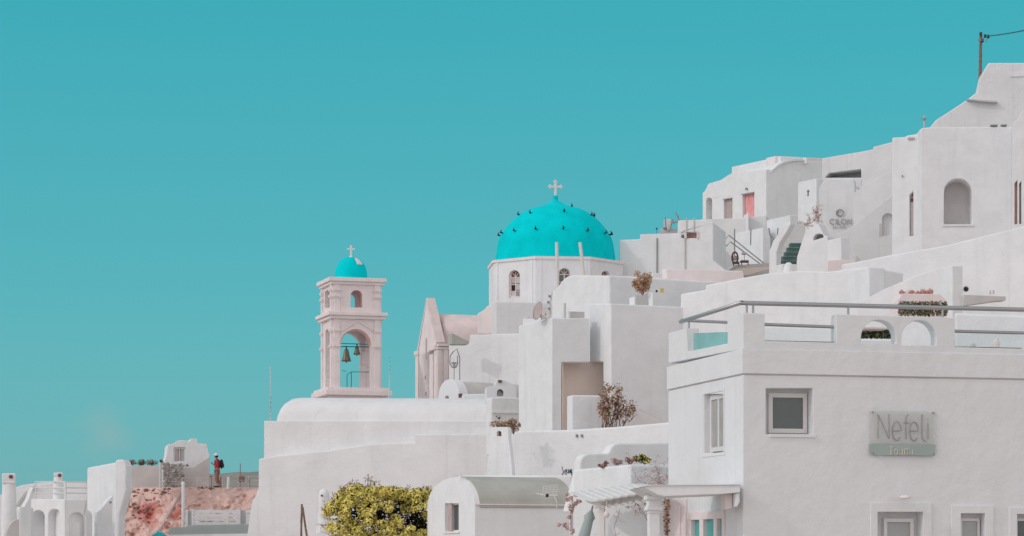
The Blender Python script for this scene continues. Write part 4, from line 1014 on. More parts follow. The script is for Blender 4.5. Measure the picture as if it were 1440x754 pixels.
corner('small_pier', 'short grey faced pier above the sloping stair parapet', 1293, 98, 18, 1284, 1307, 363, 400, 'white', .02, cat='pier')
RW = Plane(1300, 92, -30)
slab('long_wall', 'broad bright wall filling the slope below the arched niche', RW,
     [(1183, 520), (1183, 372), (1216, 366), (1245, 360), (1262, 357), (1330, 345), (1440, 318), (1560, 296), (2100, 215), (2100, 520)], .6, 'white', .05, cat='wall')
# drain hole, wedge-shaped grey ledge
B().lathe(RW.P(1358.5, 406.5, -.03), [(.0, 0), (.11, 0), (.13, .02), (.13, .05), (.08, .05), (.08, .012), (0, .012)], 16, axis=(-.5, -.866, 0))
t = thing('drain_pipe', 'round dark mouth of a drain pipe in the bright wall', 'pipe', V(1358.5, 409, 80))
B().tube([V(1358.5, 406.5, 81.4), V(1358.3, 406.5, 81.0)], .10, 16).build('pipe', 'greyroof', t); B().lathe(V(1358.3, 406.5, 80.99), [(0, 0), (.07, 0), (.07, .02), (0, .02)], 14, axis=(0, -1, 0)).build('mouth', 'dark', t)
slab('sloping_ledge', 'wedge shaped grey green ledge right of the round drain', Plane(1356, 80, 6), [(1355.5, 430), (1355.5, 414.5), (1414.5, 417), (1414.5, 422.5), (1400, 423.5)], .5, 'greyroof', .01, cat='ledge')
tag(B().tube([V(1392.5, 414, 80.1), V(1392.5, 409, 80.1)], .03, 5).tube([V(1397, 414, 80.1), V(1397, 408.5, 80.1)], .03, 5).build('twin_pipes', 'greyroof'), 'two tiny upright pipes on the wedge shaped ledge', 'pipes')
# planted ledge with pots behind the rooftop arches
slab('plant_ledge', 'pinkish ledge carrying a row of small terracotta pots', Plane(1290, 76, 8), [(1262, 500), (1262, 424), (1268, 413), (1322, 413.5), (1332, 423), (1332, 500)], .8, 'pinkish', .02, cat='ledge')
PLD = Plane(1290, 76.2, 8)
for i, px in enumerate((1272, 1279.5, 1286.5, 1295, 1302, 1307.5, 1313)):
    p_ = PLD.P(px, 413.2, .3)
    h_ = (.11, .09, .12, .08, .13, .11, .14)[i]
    t = thing('plant_pot', ('round terracotta pot, leftmost on the pinkish ledge', 'tiny pale pink pot second from the left on the ledge', 'round terracotta pot third from the left on the ledge', 'low flat pot in the middle of the ledge', 'dark spiky potted plant right of the flat pot', 'small red pot between two dark potted plants', 'dark potted plant, rightmost on the pinkish ledge')[i], 'pot', p_, 'pots on the pinkish ledge')
    B().lathe(p_, [(.05, 0), (.085, h_ * .6), (.075, h_), (.05, h_ * .95), (0, h_ * .9)], 10).build('pot', 'terracotta' if i != 1 else 'rosewash', t)
    f_ = B(); leafquads(f_, p_ + Vector((0, 0, h_ * 1.1)), (.07, .07, .05), 22, .022, lambda: random.randrange(2), jit=1); f_.build('foliage', ['brown', 'leafdry'] if i in (4, 6) else ['leafdry', 'terracotta'], t, kind='stuff')
def hedge(name, label, px0, px1, py0, py1, Y, n, mats, dep=.5):
    t = thing(name, label, 'plants', V((px0 + px1) / 2, py1, Y))
    b = B(); k = 12
    for i in range(k):
        for j in range(2):
            c = V(px0 + (px1 - px0) * (i + .5) / k, py0 + (py1 - py0) * (.3 + .4 * j), Y + dep * .5)
            leafquads(b, c, ((px1 - px0) / k * Y / F * .8, dep * .4, (py1 - py0) * Y / F * .32), n // (2 * k), .05, lambda: random.choice((0, 0, 1, 2)), jit=.8)
    b.build('foliage', mats, t, kind='stuff')
    s_ = B()
    for i in range(9): a = V(px0 + (px1 - px0) * (i + .5) / 9, py1, Y + .25); s_.tube([a, a + Vector((.03, 0, (py1 - py0) * Y / F * .7))], .014, 4)
    s_.build('stems', 'twig', t)
    return t
hedge('planted_row', 'row of dusty grey green plants under the pinkish ledge', 1265, 1331, 424, 444, 74.6, 2600, ['leafgrey', 'leafolive', 'leafdry'])
hedge('planted_row', 'dark green plants seen through the left rooftop arch', 1205, 1256, 463, 476, 60, 1500, ['leafgrey', 'leafdark', 'leafolive'])
slab('roof_bench', 'low white rooftop bench behind the arches', Plane(1260, 59, 10), [(1190, 500), (1190, 476), (1262, 477), (1262, 500)], .5, 'white')
tag(B().box(Plane(1230, 59.5, 10), 1205, 459.5, 1250, 463, 0, .5).build('shelf', 'rosewash', None, .01), 'flat pink shelf above the dark plants in the left rooftop arch', 'shelf')
slab('bright_block', 'bright white block showing through the right rooftop arch', Plane(1290, 62, -30), [(1264, 500), (1264, 452), (1275, 449.5), (1325, 449.5), (1325, 500)], .5, 'white')
tag(B().blob(V(1401, 485, 58), .11, amp=.2, sub=2, sq=(.8, .8, 1.4), sm=True).build('roof_jar', 'rosewash'), 'small rose coloured jar behind the right hand rooftop railing', 'jar')
tag(B().blob(V(1368, 487, 58), .07, amp=.2, sub=2, sm=True).build('roof_stone', 'greyroof'), 'small grey stone behind the right hand rooftop railing', 'stone')
slab('roof_wall', 'low white wall behind the right hand railing', Plane(1380, 60, -5), [(1343, 510), (1343, 440), (1450, 444), (1600, 450), (1600, 510)], .3, 'white', cat='wall')
# ---- layered houses ------------------------------------------------
# J: long lit house at the far side of the golden tree
J = Plane(940, 132, -14)
t, w_ = slab('long_house', 'long low white house with stepped roofline and brown slot window', J,
     [(871, 470), (871, 337.5), (900, 336.3), (900, 329.6), (953, 327.8), (953, 310), (988, 309), (1003, 312.5), (1003, 366), (1021, 381.5), (1021, 470)], 4, 'white', .05,
     [([(958, 335), (958, 326.6), (979.5, 326.6), (979.5, 335)], .5, 0, 1)])
w_.data.materials.append(M['salmon'])
B().box(J, 957, 326.8, 964, 330, .05, .2).box(J, 962.5, 327.5, 965.5, 335, -.1, .15).build('hood', 'frame', t)
B().box(J, 979.8, 325.5, 982.4, 336, -.05, -.002).build('jamb', 'rosewash', t)
B().box(J, 923.4, 335, 924.8, 384, -.07, -.002).build('downpipe', 'grey', t)
B().box(J, 962.9, 333, 964.1, 378.5, -.07, -.002).build('downpipe', 'greyroof', t)
for px in (965, 975.5): B().box(J, px, 308 - 2, px + 1, 327, -.05, .02).build('roof_pipe', 'greyroof', t)
B().box(J, 928, 385.5, 944, 391.5, -.5, -.01).build('step', 'greyroof', t)
corner('low_wall', 'low white block at the right foot of the long house', 918, 130, 8, 915, 937, 384, 400, 'white', .02, cat='wall')
# roof clutter: white antenna box with gear
t = thing('antenna_cluster', 'cluster of small aerials and a white box on the long house roof', 'aerials', V(945, 330, 133))
b = B(); b.box(Plane(938, 133, 0), 934, 308, 943.5, 323, 0, .4); b.build('box', 'frame', t, .02)
B().box(Plane(930, 133, 0), 929, 321, 952, 328, .1, .5).build('base', 'greyroof', t, .01)
b = B(); v_ = lambda x, y: V(x, y, 132.8)
for a, e, r in (((935.5, 306), (936, 322), .04), ((953.5, 303), (956, 327), .035), ((950, 299), (957, 314), .03), ((943, 313), (957, 312), .03), ((945, 308), (948, 315), .045), ((941, 326), (945, 312), .04), ((951, 313), (953.5, 311), .07)):
    b.tube([v_(*a), v_(*e)], r, 5)
b.build('aerial', 'grey', t)
B().box(Plane(930, 132.8, 0), 933, 320, 938, 322.5, 0, .1).build('tray', 'brown', t)
B().blob(V(923.5, 321.8, 133), .055, amp=.1, sub=1).tube([V(923.5, 322, 133), V(923.5, 332, 133)], .008, 4).build('lamp_ball', 'dark', t)
corner('far_block', 'small greyish wall left of the long house at the dome', 862, 140, 10, 850, 872, 366, 400, 'greyroof', .02, cat='wall')
# K: pink door house
K1 = Plane(1077.5, 176, -57); K2 = Plane(1077.5, 176, 33)
t = thing('pink_door_house', 'white house with a pink door, a grey door and curved roof at the skyline', 'building', K1.w(-4, 20, 3))
out = [(988, 330), (988, 271)] + [(990.5, 269.5), (994, 263.5)] + curve((994, 263.5), (1001, 257), 4) + [(1014, 253), (1022, 247.5), (1029, 243.5), (1040, 242), (1077.5, 238), (1077.5, 330)]
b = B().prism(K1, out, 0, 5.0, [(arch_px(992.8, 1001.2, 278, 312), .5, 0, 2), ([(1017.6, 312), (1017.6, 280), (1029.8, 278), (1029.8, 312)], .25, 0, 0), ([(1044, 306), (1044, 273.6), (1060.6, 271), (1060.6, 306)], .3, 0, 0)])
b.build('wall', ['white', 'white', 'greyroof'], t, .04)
door(t, K1, 1017.8, 279.8, 1029.6, 312, .25, 'greydoor', planks=3, lab='faded rose grey door')
door(t, K1, 1044.2, 273, 1060.4, 306, .3, 'pinkdoor', planks=4, lab='bright pink wooden door')
B().prism(K1, [(1017.3, 281), (1017.3, 279.5), (1030, 277.2), (1030, 278.8)], -.07, -.002).build('door_hood', 'greyroof', t)
B().prism(K1, [(1043.6, 274.5), (1043.6, 273), (1061, 270), (1061, 271.4)], -.07, -.002).build('door_hood', 'grey', t)
B().blob(K1.P(1051, 265.7, -.1), .1, amp=.1, sub=1).build('wall_lamp', 'grey', t)
B().prism(K1.off(3.4), [(1029, 250), (1029, 234.8), (1097.5, 220), (1097.5, 250)], 0, 2).build('upper_wall', 'white', t, .04)
# shaded vaulted end
kb = [(1089, 330), (1089, 237.5)] + [ (1092, 234.5), (1100, 230), (1108, 227.5), (1118, 226.2), (1128, 226), (1160, 227), (1160, 330)]
B().prism(K2, kb, .05, 4).build('vault_wall', 'white', t, .03)
rim = [(1083, 242.8), (1087, 239.3), (1092, 234.8), (1100, 230.3), (1108, 227.8), (1118, 226.5), (1128, 226.3)]
B().prism(K2, rim + [(x, y - 2.4) for x, y in rim[::-1]], -.12, 1.2).build('vault_rim', 'white', t)
B().prism(K2.off(3), [(1090, 260), (1090, 219.6), (1097.8, 219.6), (1156, 222.7), (1156, 260)], 0, 1).build('rear_wall', 'pinkish', t, .03)
B().box(K2, 1129.5, 222.5, 1133, 231, -.35, .1).build('roof_peg', 'white', t)
# terrace furniture around the stair: many little white volumes in front of the pink door house
slab('entrance_terrace', 'pale terrace front below the pink door house', Plane(1020, 150, -12), [(985, 420), (985, 308.5), (1046, 306.5), (1072, 303), (1078, 303), (1078, 420)], 3, 'white2', .04)
corner('gate_pier', 'slim bright gate pier below the pink door', 1051.5, 149, 5, 1046, 1053, 299, 325, 'white', .02, cat='pier')
corner('terrace_block', 'bright upright block with grey side left of the green steps', 1073, 144, 28, 1033.5, 1083.5, 320, 400, 'white', .03)
corner('terrace_screen', 'bright terrace screen wall above the green steps', 1111, 143, 26, 1078, 1121, 302.5, 372, 'white', .03, cat='wall')
slab('curved_ramp', 'grey curved stair cheek sweeping down from the long house', Plane(1020, 140, 24), [(1002, 420), (1002, 314), (1006, 322), (1012, 338), (1020, 351), (1030, 362), (1046, 376), (1046, 420)], .5, 'white', .02, cat='wall')
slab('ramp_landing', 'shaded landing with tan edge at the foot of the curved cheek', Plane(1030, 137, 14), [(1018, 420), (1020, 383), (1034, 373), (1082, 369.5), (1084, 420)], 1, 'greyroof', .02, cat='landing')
tag(B().prism(Plane(1030, 136, 14), [(1031, 383.5), (1036, 377.5), (1082, 375), (1082, 378), (1050, 387), (1042, 386)], 0, .2).build('landing_edge', 'tan'), 'tan sloping edge strip below the landing', 'ledge')
# green stair between its parapets
ST = thing('green_stair', 'short flight of green painted steps climbing between white parapets', 'stairs', V(1110, 378, 132))
for i in range(6):
    y = 373 - i * 6.2; x0 = 1094 + i * 3.6; Y = 131 + i * .32
    B().prism(Plane(1110, Y, 12), [(x0, y + 8), (x0, y), (1131, y), (1131, y + 8)], 0, .34).build('step', 'stepgreen', ST, .01)
    B().prism(Plane(1110, Y, 12), [(x0 - .3, y + .9), (x0 - .3, y - .2), (1131, y - .2), (1131, y + .9)], -.03, .33).build('nosing', 'greytread', ST)
slab('stair_cheek', 'thick bright left parapet of the green stair', Plane(1100, 129, -35), [(1081, 400), (1081.5, 354), (1087.5, 338), (1102, 317), (1111.5, 312), (1112, 316), (1104, 330), (1096, 342.5), (1092, 356), (1092, 400)], .5, 'white', .05, cat='wall')
slab('stair_back_wall', 'shaded wall behind the head of the green stair', Plane(1110, 134.5, 20), [(1090, 385), (1095, 343), (1111, 313), (1133, 317), (1133, 385)], .3, 'white2', .02, cat='wall')
slab('stair_parapet_right', 'sloping bright right parapet of the green stair', Plane(1135, 126, -30), [(1117, 410), (1119.5, 378), (1121, 361), (1132, 327), (1141, 320), (1150.5, 314), (1158, 330), (1164, 333), (1164, 410)], .8, 'white', .05, cat='wall',
     holes=[([(1143.5, 338.5), (1143.5, 334), (1147, 329.5), (1152, 328.3), (1157, 330), (1158.3, 334)], .4, 0, 1)])[1].data.materials.append(M['grey'])
corner('stair_house', 'bright stair house block with a grey end face', 1182.5, 124, 24, 1163, 1194, 334, 400, 'white', .03)
slab('low_plinth_wall', 'pale grey base strip below the stair house', Plane(1164, 121, 8), [(1164, 420), (1164, 366.5), (1184, 365), (1217, 368), (1217, 420)], .5, 'pinkish', .02, cat='wall')
slab('roof_fin', 'tiny triangular grey roof fin', Plane(1204, 120, 10), [(1204, 368), (1204, 359), (1210, 364), (1210, 368)], .3, 'greyroof', .01, cat='roof fin')
corner('small_chimney', 'small squat white chimney at the foot of the green stair', 1100, 121, 18, 1091, 1121, 371, 395, 'white', .05, cat='chimney')
t = thing('bell_chimney', 'round shouldered white chimney in front of the squat one', 'chimney', V(1109, 392, 117))
B().lathe(V(1109, 396, 117), [(.33, 0), (.31, .35), (.24, .55), (.20, .75), (.10, .86), (0, .88)], 14).build('stack', 'white', t); B().lathe(V(1108.6, 386.5, 116.7), [(0, 0), (.06, 0), (.06, .03), (0, .03)], 8, axis=(0, -1, 0)).build('vent', 'grey', t)
# rails, seat and pots on the landing
b = B(); v_ = lambda x, y: V(x, y, 138)
for st in ([(1010, 322), (1014, 332), (1019, 337), (1025, 331), (1075, 371)], [(1013, 330), (1018, 343), (1022, 346), (1027, 340), (1070, 372)], [(1033, 322), (1033, 360)], [(1056, 322), (1055.5, 345)], [(1081, 321), (1083, 331), (1088, 337), (1093, 332), (1094, 321)]):
    b.tube([v_(*p) for p in st], .035, 5)
tag(b.build('stair_railing', 'grey'), 'thin grey bent railing descending to the landing', 'railing')
t = thing('wicker_chair', 'round backed rose brown chair on the landing below the pink door', 'chair', V(1035, 372, 137))
b = B(); b.tube([V(1033.5 + 4 * math.cos(a), 362.5 - 8 * math.sin(a), 136.5) for a in [R(20 * k - 60) for k in range(16)]], .05, 5); b.build('frame', 'brown', t)
B().lathe(V(1033.5, 363, 136.6), [(0, 0), (.13, .0), (.13, .03), (0, .03)], 14, axis=(0, -1, 0)).build('backrest', 'rosewash', t)
B().box(Plane(1035, 136, 0), 1031, 368, 1040, 370, 0, .5).build('seat', 'brown', t, .01)
for px in (1031.5, 1039): B().tube([V(px, 370, 136.2), V(px, 374, 136.2)], .03, 5).build('leg', 'brown', t)
t = thing('low_table', 'small dark rose table with things on it beside the round backed chair', 'table', V(1048, 373, 136))
B().box(Plane(1044, 136, 0), 1042, 366, 1053, 368, 0, .6).build('tabletop', 'brown', t)
for px in (1043, 1052): B().tube([V(px, 368, 136.2), V(px, 373, 136.2)], .03, 5).build('leg', 'brown', t)
tag(B().box(Plane(1044, 136.2, 0), 1043.5, 354.5, 1050, 357.5, 0, .3).box(Plane(1044, 136.2, 0), 1046.5, 357.5, 1047.5, 366, .1, .15).build('tray_stand', 'greyroof'), 'small grey tray stand behind the low table', 'tray')
# bougainvillea twigs beside CILON wall
vine('bougainvillea', 'bare reddish bougainvillea twigs beside the wall with the hotel name', [(1122, 318), (1132, 318), (1142, 313), (1148, 304), (1147, 298)], 149, 9, .05, ['leafdry', 'rosewash'], ntw=34, spread=.15, tw=.022)
vine('bougainvillea', 'small pink bougainvillea sprig on the sloping wall above the hotel name', [(1190, 279), (1195, 272), (1201, 268.5)], 153, 14, .05, ['salmon', 'leafdry'], ntw=9, spread=.12, tw=.03)
# M: block with wall lamp, and the hotel wall
corner('lamp_house', 'small white house front with a tiny wall lamp next to the shaded vault', 1148, 158, 30, 1122, 1158, 251, 340, 'white', .03)
tag(B().tube([V(1136.5, 268, 157), V(1136.3, 276, 157)], .05, 5).blob(V(1136.5, 269, 156.9), .1, amp=.1, sub=1).build('wall_lamp', 'grey'), 'tiny grey wall lamp on the small white house front', 'lamp')
MW = Plane(1200, 152, -12)
HT = slab('hotel_wall', 'round shouldered white hotel wall carrying the name CILON', MW,
     [(1130, 400), (1152, 330), (1152, 272)] + curve((1152, 268), (1170, 252), 6) + [(1201, 251), (1202, 262), (1202, 400)], 1.2, 'white2', .04)[0]
slab('skyline_house', 'long white house along the skyline with a shaded porch', Plane(1200, 165, -16),
     [(1156, 400), (1156, 222.7), (1213, 213), (1228, 210), (1228, 206.7), (1254, 200), (1262, 200), (1262, 400)], 4, 'white2', .04,
     holes=[([(1160, 250), (1166, 243.5), (1211, 237.8), (1211, 250)], 1.6, 0, 0)])
slab('porch_wall', 'pale wall right of the shaded porch', Plane(1215, 156, -14), [(1201, 400), (1201, 252), (1211, 251), (1211, 262), (1262, 262), (1262, 400)], .4, 'white2', .02, cat='wall')
slab('sloped_wall', 'long sloping white stair wall right of the hotel name', Plane(1230, 148, -24), [(1200, 272), (1257, 237), (1262, 237), (1262, 400), (1200, 400)], .8, 'white2', .02, cat='wall')
slab('under_stair', 'shaded wall with a small arched door under the sloping stair', Plane(1230, 142, -6), [(1160, 400), (1163, 332), (1179, 330), (1200, 318), (1214, 307), (1257, 273), (1262, 273), (1262, 400)], .4, 'white2', .02, cat='wall',
     holes=[(arch_px(1240.5, 1257, 300, 332), .25)])
tag(B().box(Plane(1238, 138, -5), 1236.5, 315, 1240.5, 333, 0, .1).build('shutter_panel', 'greyroof'), 'small grey shutter standing left of the small arched door', 'shutter')
LG = thing('hotel_lettering', 'dark CILON lettering with a ring emblem on the round shouldered wall', 'sign', MW.P(1181, 322, -.1))
mp = lambda x, y: MW.P(x, y, -.08)
def ringpts(cx, cy, r, a0, a1, n=14): return [mp(cx + r * math.cos(R(a0 + (a1 - a0) * i / n)), cy - r * math.sin(R(a0 + (a1 - a0) * i / n))) for i in range(n + 1)]
b = B(); b.tube(ringpts(1181.3, 299.5, 4.6, 0, 360, 20), .03, 6); b.tube(ringpts(1180.5, 299.8, 3.9, 110, 250, 10), .05, 6); b.build('emblem', 'letter', LG)
for st in ([ringpts(1170.8, 312, 3.7, 50, 310)], [[mp(1176, 308.3), mp(1176, 315.7)]], [[mp(1178.3, 308.3), mp(1178.3, 315.6), mp(1182, 315.6)]], [ringpts(1186.7, 312, 3.6, 0, 360)], [[mp(1192.2, 315.8), mp(1192.2, 308.3), mp(1197.3, 315.6), mp(1197.3, 308.2)]]):
    b = B()
    for s_ in st: b.tube(s_, .024, 5)
    b.build('letter', 'letter', LG)
for i, ch in enumerate('SUITES'):
    x = 1171.5 + i * 3.1; y = 318.6; w_ = 1.5; h_ = 2.6
    st = {'S': [[(w_, 0), (0, 0), (0, h_ / 2), (w_, h_ / 2), (w_, h_), (0, h_)]], 'U': [[(0, 0), (0, h_), (w_, h_), (w_, 0)]], 'I': [[(w_ / 2, 0), (w_ / 2, h_)]],
          'T': [[(0, 0), (w_, 0)], [(w_ / 2, 0), (w_ / 2, h_)]], 'E': [[(w_, 0), (0, 0), (0, h_), (w_, h_)], [(0, h_ / 2), (w_ * .8, h_ / 2)]]}[ch]
    b = B()
    for s_ in st: b.tube([mp(x + p[0], y + p[1]) for p in s_], .013, 4)
    b.build('letter', 'letter', LG)
# N: big house with arched niche
N1 = Plane(1294, 120, -4)
t = thing('niche_house', 'large white house with a tall arched niche at the upper right', 'building', N1.w(4, 12, 3))
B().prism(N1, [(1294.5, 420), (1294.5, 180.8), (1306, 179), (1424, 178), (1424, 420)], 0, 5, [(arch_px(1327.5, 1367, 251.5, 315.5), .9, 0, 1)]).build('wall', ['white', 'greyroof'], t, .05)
B().box(N1, 1325.5, 315.8, 1369, 318, -.06, -.002).build('sill', 'white', t)
N2 = Plane(1272, 122, -20)
B().prism(N2, [(1254.5, 420), (1254.5, 193.5), (1272, 192.7), (1276, 190.5), (1289, 188.6), (1294, 182), (1298, 181), (1298, 420)], 0, 3, [([(1278.8, 332), (1278.8, 274.5), (1284.3, 268.5), (1284.3, 332)], .35, 0, 1)]).build('side_wall', ['white', 'salmon'], t, .05)
B().box(N2, 1279.4, 276.5, 1283.6, 332, .22, .3).build('door', 'rosewash', t, label='narrow salmon pink door')
B().box(N2, 1280, 278, 1283, 283, .19, .22).build('door_vent', 'brown', t)
B().box(N2, 1277, 194, 1286, 196.4, -.06, -.002).build('roof_slot', 'greydoor', t)
B().box(N2, 1268.5, 246.8, 1270, 249, -.08, -.002).build('hook', 'grey', t)
B().prism(Plane(1424, 118, -10), [(1424.5, 420), (1424.5, 172), (1431, 168.5), (1437, 156), (1441, 154), (2000, 120), (2000, 420)], 0, 5,
   [([(1426.7, 315.5), (1426.7, 258), (1430.8, 253), (1430.8, 315.5)], .3, 0, 1), ([(1433.2, 315), (1433.2, 258.5), (1436.4, 254.5), (1436.4, 315)], .3, 0, 2)]).build('wing_wall', ['white', 'salmon', 'greyroof'], t, .05)
for x0, x1, y in ((1393, 1403, 175.4), (1408, 1416, 175.2)): B().box(N1, x0, y, x1, y + 1.6, -.05, .3).build('roof_pipe', 'grey', t)
# O: top house
O1 = Plane(1376, 134, -8)
t, w_ = slab('summit_house', 'highest white house sloping up to a flat roof beside the utility pole', O1,
     [(1300, 300), (1307, 180), (1316, 169), (1330, 160), (1359.6, 140.6), (1374, 129.5), (1376.5, 110.5), (1390, 88.6), (1800, 87), (1800, 300)], 5, 'white2', .06)
B().prism(O1, [(1359, 141.8), (1360, 140.5), (1402, 143.5), (1402, 145.5), (1396, 145.5)], -.3, -.002).build('ledge', 'greyroof', t)
B().box(O1, 1421, 103.5, 1560, 104.6, -.05, -.002).build('ledge', 'white', t)
P_ = thing('utility_pole', 'weathered wooden utility pole on the skyline at the top right', 'pole', V(1379, 130, 137))
B().tube([V(1378, 130, 137), V(1379.3, 45.5, 137)], .10, 8, .075).build('shaft', 'wood', P_)
b = B(); v_ = lambda x, y: V(x, y, 136.8)
b.tube([v_(1375.5, 55.8), v_(1383.5, 57.5)], .05, 6).tube([v_(1381, 55), v_(1387, 50), v_(1390, 51)], .03, 5).tube([v_(1386, 59), v_(1389.5, 53)], .03, 5)
b.build('bracket', 'grey', P_)
for px, py in ((1385.3, 51.5), (1389.8, 52), (1379.2, 48.5), (1381.5, 58)):
    B().lathe(v_(px, py + 2), [(.04, 0), (.09, .05), (.05, .1), (.09, .15), (.03, .2)], 8).build('insulator', 'darkmetal', P_)
tag(B().tube([V(1390, 50.6, 136.8), V(1403, 49.3, 134), V(1420, 46.8, 131), V(1440, 43, 127), V(1500, 28, 118), V(1900, -90, 95), V(2600, -330, 75)], .035, 6).build('power_cable', 'wire'), 'teal grey cable running right from the utility pole', 'cable')
t = thing('roof_aerial', 'short grey aerial mast on the roof left of the summit house', 'aerial', V(1299.5, 180, 123))
B().tube([V(1299.5, 182, 123), V(1299.5, 163, 123)], .04, 5).build('mast', 'greyroof', t); B().tube([V(1295, 167, 123), V(1303, 167.5, 123)], .03, 5).blob(V(1299.5, 167.5, 122.9), .09, amp=0, sub=1).build('head', 'grey', t)
# ------------------------------------------------------------------ lower left
# terrace house with arcades
LT = thing('arcade_house', 'low white terrace house with two open arches and rooftop railing at the left edge', 'building', V(80, 770, 100))
A1 = Plane(91, 98, -45); A2 = Plane(91, 98, 28)
B().prism(A1, [(43, 830), (43.5, 702), (91, 702), (91, 830)], 0, .95, [(arch_px(44.8, 62.5, 717.5, 812), 1.5, 0, 0), (arch_px(67.5, 85, 716, 812), 1.5, 0, 0)]).build('arcade_wall', 'white', LT, .05)
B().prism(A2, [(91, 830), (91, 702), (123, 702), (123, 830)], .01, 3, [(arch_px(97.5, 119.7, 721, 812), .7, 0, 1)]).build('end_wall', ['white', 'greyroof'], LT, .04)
B().prism(A2.off(.1), [(100, 830)] + curve((101, 756), (109, 734), 6) + [(112.5, 735), (112.5, 830)], 0, .4).build('arch_buttress', 'white', LT, .03)
b = B(); hl = A2
for y in (677.5, 686, 693.5):
    b.tube([V(92.5, y, 98.3), V(122, y + .3, 99)], .028, 6); b.tube([V(92.5, y, 98.3), V(50, y + 5.5 * 0, 101)], .024, 6)
for px, Y in ((92.5, 98.3), (50, 101)): b.tube([V(px, 676.5, Y), V(px, 703, Y)], .03, 6)
b.build('roof_railing', 'frame', LT)
def tchim(name, label, x0, x1, ytop, ybot, Y, flare=1.25, capx=None, hole=None):
    s_ = Y / F; cx = (x0 + x1) / 2; r = (x1 - x0) / 2 * s_; h = (ybot - ytop) * s_
    t = thing(name, label, 'chimney', V(cx, ybot, Y))
    B().lathe(V(cx, ybot, Y), [(r * flare, 0), (r * 1.12, h * .4), (r, h * .78), (r * .96, h * .86)], 20).build('stack', 'white', t)
    u = B(); pl = Plane(cx, Y, 8); z1 = (HZ - ytop) * s_; rr = r * .95
    u.ubox(pl, -rr, z1 - h * .14, rr, z1, -rr, rr)
    u.build('cap', 'white', t, .03)
    if hole: B().lathe(V(hole[0], hole[1], Y - rr * 1.02), [(0, 0), (.07, 0), (.07, .05), (0, .05)], 10, axis=(0, -1, 0)).build('vent', 'brown', t)
tchim('tall_chimney', 'tall tapering white chimney at the far left edge', 3, 22.3, 666, 770, 92, 1.15, hole=(15.5, 670.5))
tchim('short_chimney', 'shorter tapering white chimney between rooftop and railing', 75.5, 88.5, 664.8, 704, 99.5, 1.2, hole=(84, 668.5))
# barrel roofs behind the arcade
VR = Plane(20, 101, 4)
def vault(name, label, prof_out, pl, d0, d1, m='white', rim=None):
    t = thing(name, label, 'building', pl.P(prof_out[0][0], prof_out[0][1], 1))
    B().prism(pl, prof_out, d0, d1).build('vault', m, t, .03)
    return t
vault('rear_vault', 'wide low white vault curving up behind the tall chimney', [(-40, 830), (-40, 735), (-10, 703), (10, 690), (30, 682.5), (50, 679.5), (72, 677.2), (90, 677), (124, 676.8), (124, 830)], Plane(20, 112, 4), 0, 5, 'white')
vf = [(14, 830), (18, 735)] + [(22, 714), (26, 705.5), (33, 695.5), (41, 688), (50, 683), (60, 680.6), (72, 679.3), (78, 679)]
vault('front_vault', 'white arched vault rim rising beside the tall chimney', vf + [(78, 830)], Plane(20, 105, 4), 0, 2, 'white')
ri = [(22, 714), (26, 705.5), (33, 695.5), (41, 688), (50, 683)]
tag(B().prism(Plane(20, 105, 4), ri + [(x + 2.2, y + 2.6) for x, y in ri[::-1]], -.10, -.002).build('drain_groove', 'greyroof'), 'grey curved gutter line along the arched vault', 'gutter')
slab('porch_block', 'white porch block with a low grey arch at the lower left corner', Plane(27, 94, -20), [(18, 830), (18, 740), (22, 716), (28, 713), (28, 830)], 1, 'white')
slab('shaded_wall', 'grey shaded porch side next to the arches', Plane(28, 94, 25), [(28, 830), (28, 713), (34, 712.5), (40, 702), (44, 690), (47, 685), (44, 702), (43.5, 830)], .5, 'white', .02)
slab('low_arch', 'low grey arched opening at the bottom left corner', Plane(8, 90, 20), [(2, 830), (6, 765)] + curve((8, 760), (27, 730), 8) + [(27, 830)], .5, 'greyroof', .02)
# white cube and stepped walls
corner('cube_house', 'plain white house block with rounded corner left of the pink cliff', 163, 106, 20, 122.5, 168, 650, 840, 'white', .22)
B().blob(V(168, 650, 106), .3, amp=0)
slab('cube_parapet', 'slim white buttress post at the right end of the white block', Plane(162, 104, -10), [(161, 840), (161, 654), (163, 646.8), (173, 646.2), (175, 649), (177.5, 655), (177.5, 690), (168, 725), (165, 840)], .8, 'white', .08, cat='wall')
slab('slanted_slab', 'grey sloping wall against the white block', Plane(136, 101, 22), [(136.5, 840), (136.5, 720), (142, 716), (152, 703), (159, 697), (158, 720), (156, 840)], .5, 'white', .02, cat='wall')  # slanted slab set against the white block
tag(B().lathe(V(155.5, 706.5, 100.8), [(0, 0), (.05, 0), (.05, .05), (0, .05)], 8, axis=(0, -1, 0)).build('wall_light', 'grey'), 'tiny grey light on the grey sloping wall', 'lamp')
GW = Plane(200, 129, 8)
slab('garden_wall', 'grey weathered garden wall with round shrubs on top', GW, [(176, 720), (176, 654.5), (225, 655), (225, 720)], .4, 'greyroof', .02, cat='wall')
for i, (px, w_) in enumerate(((184.5, 11), (199, 8), (213, 13), (227, 4))):
    c = V(px, 651.5, 129.3)
    t = thing('round_shrub', ('round dark brown shrub, leftmost on the grey garden wall', 'small flat dark shrub between two bigger ones on the wall', 'widest dark shrub on the grey garden wall', 'tiny dark green shrub beside the white gate post')[i], 'shrub', c - Vector((0, 0, .15)), 'shrubs on the garden wall')
    f_ = B(); leafquads(f_, c + Vector((0, 0, .03)), (w_ / 2 * .05, .3, .17), 420, .04, lambda: random.randrange(3), jit=.9); f_.build('foliage', ['leafdark', 'leafgrey', 'leafdry'], t, kind='stuff')
    B().tube([c - Vector((0, 0, .2)), c], .03).build('stem', 'twig', t)
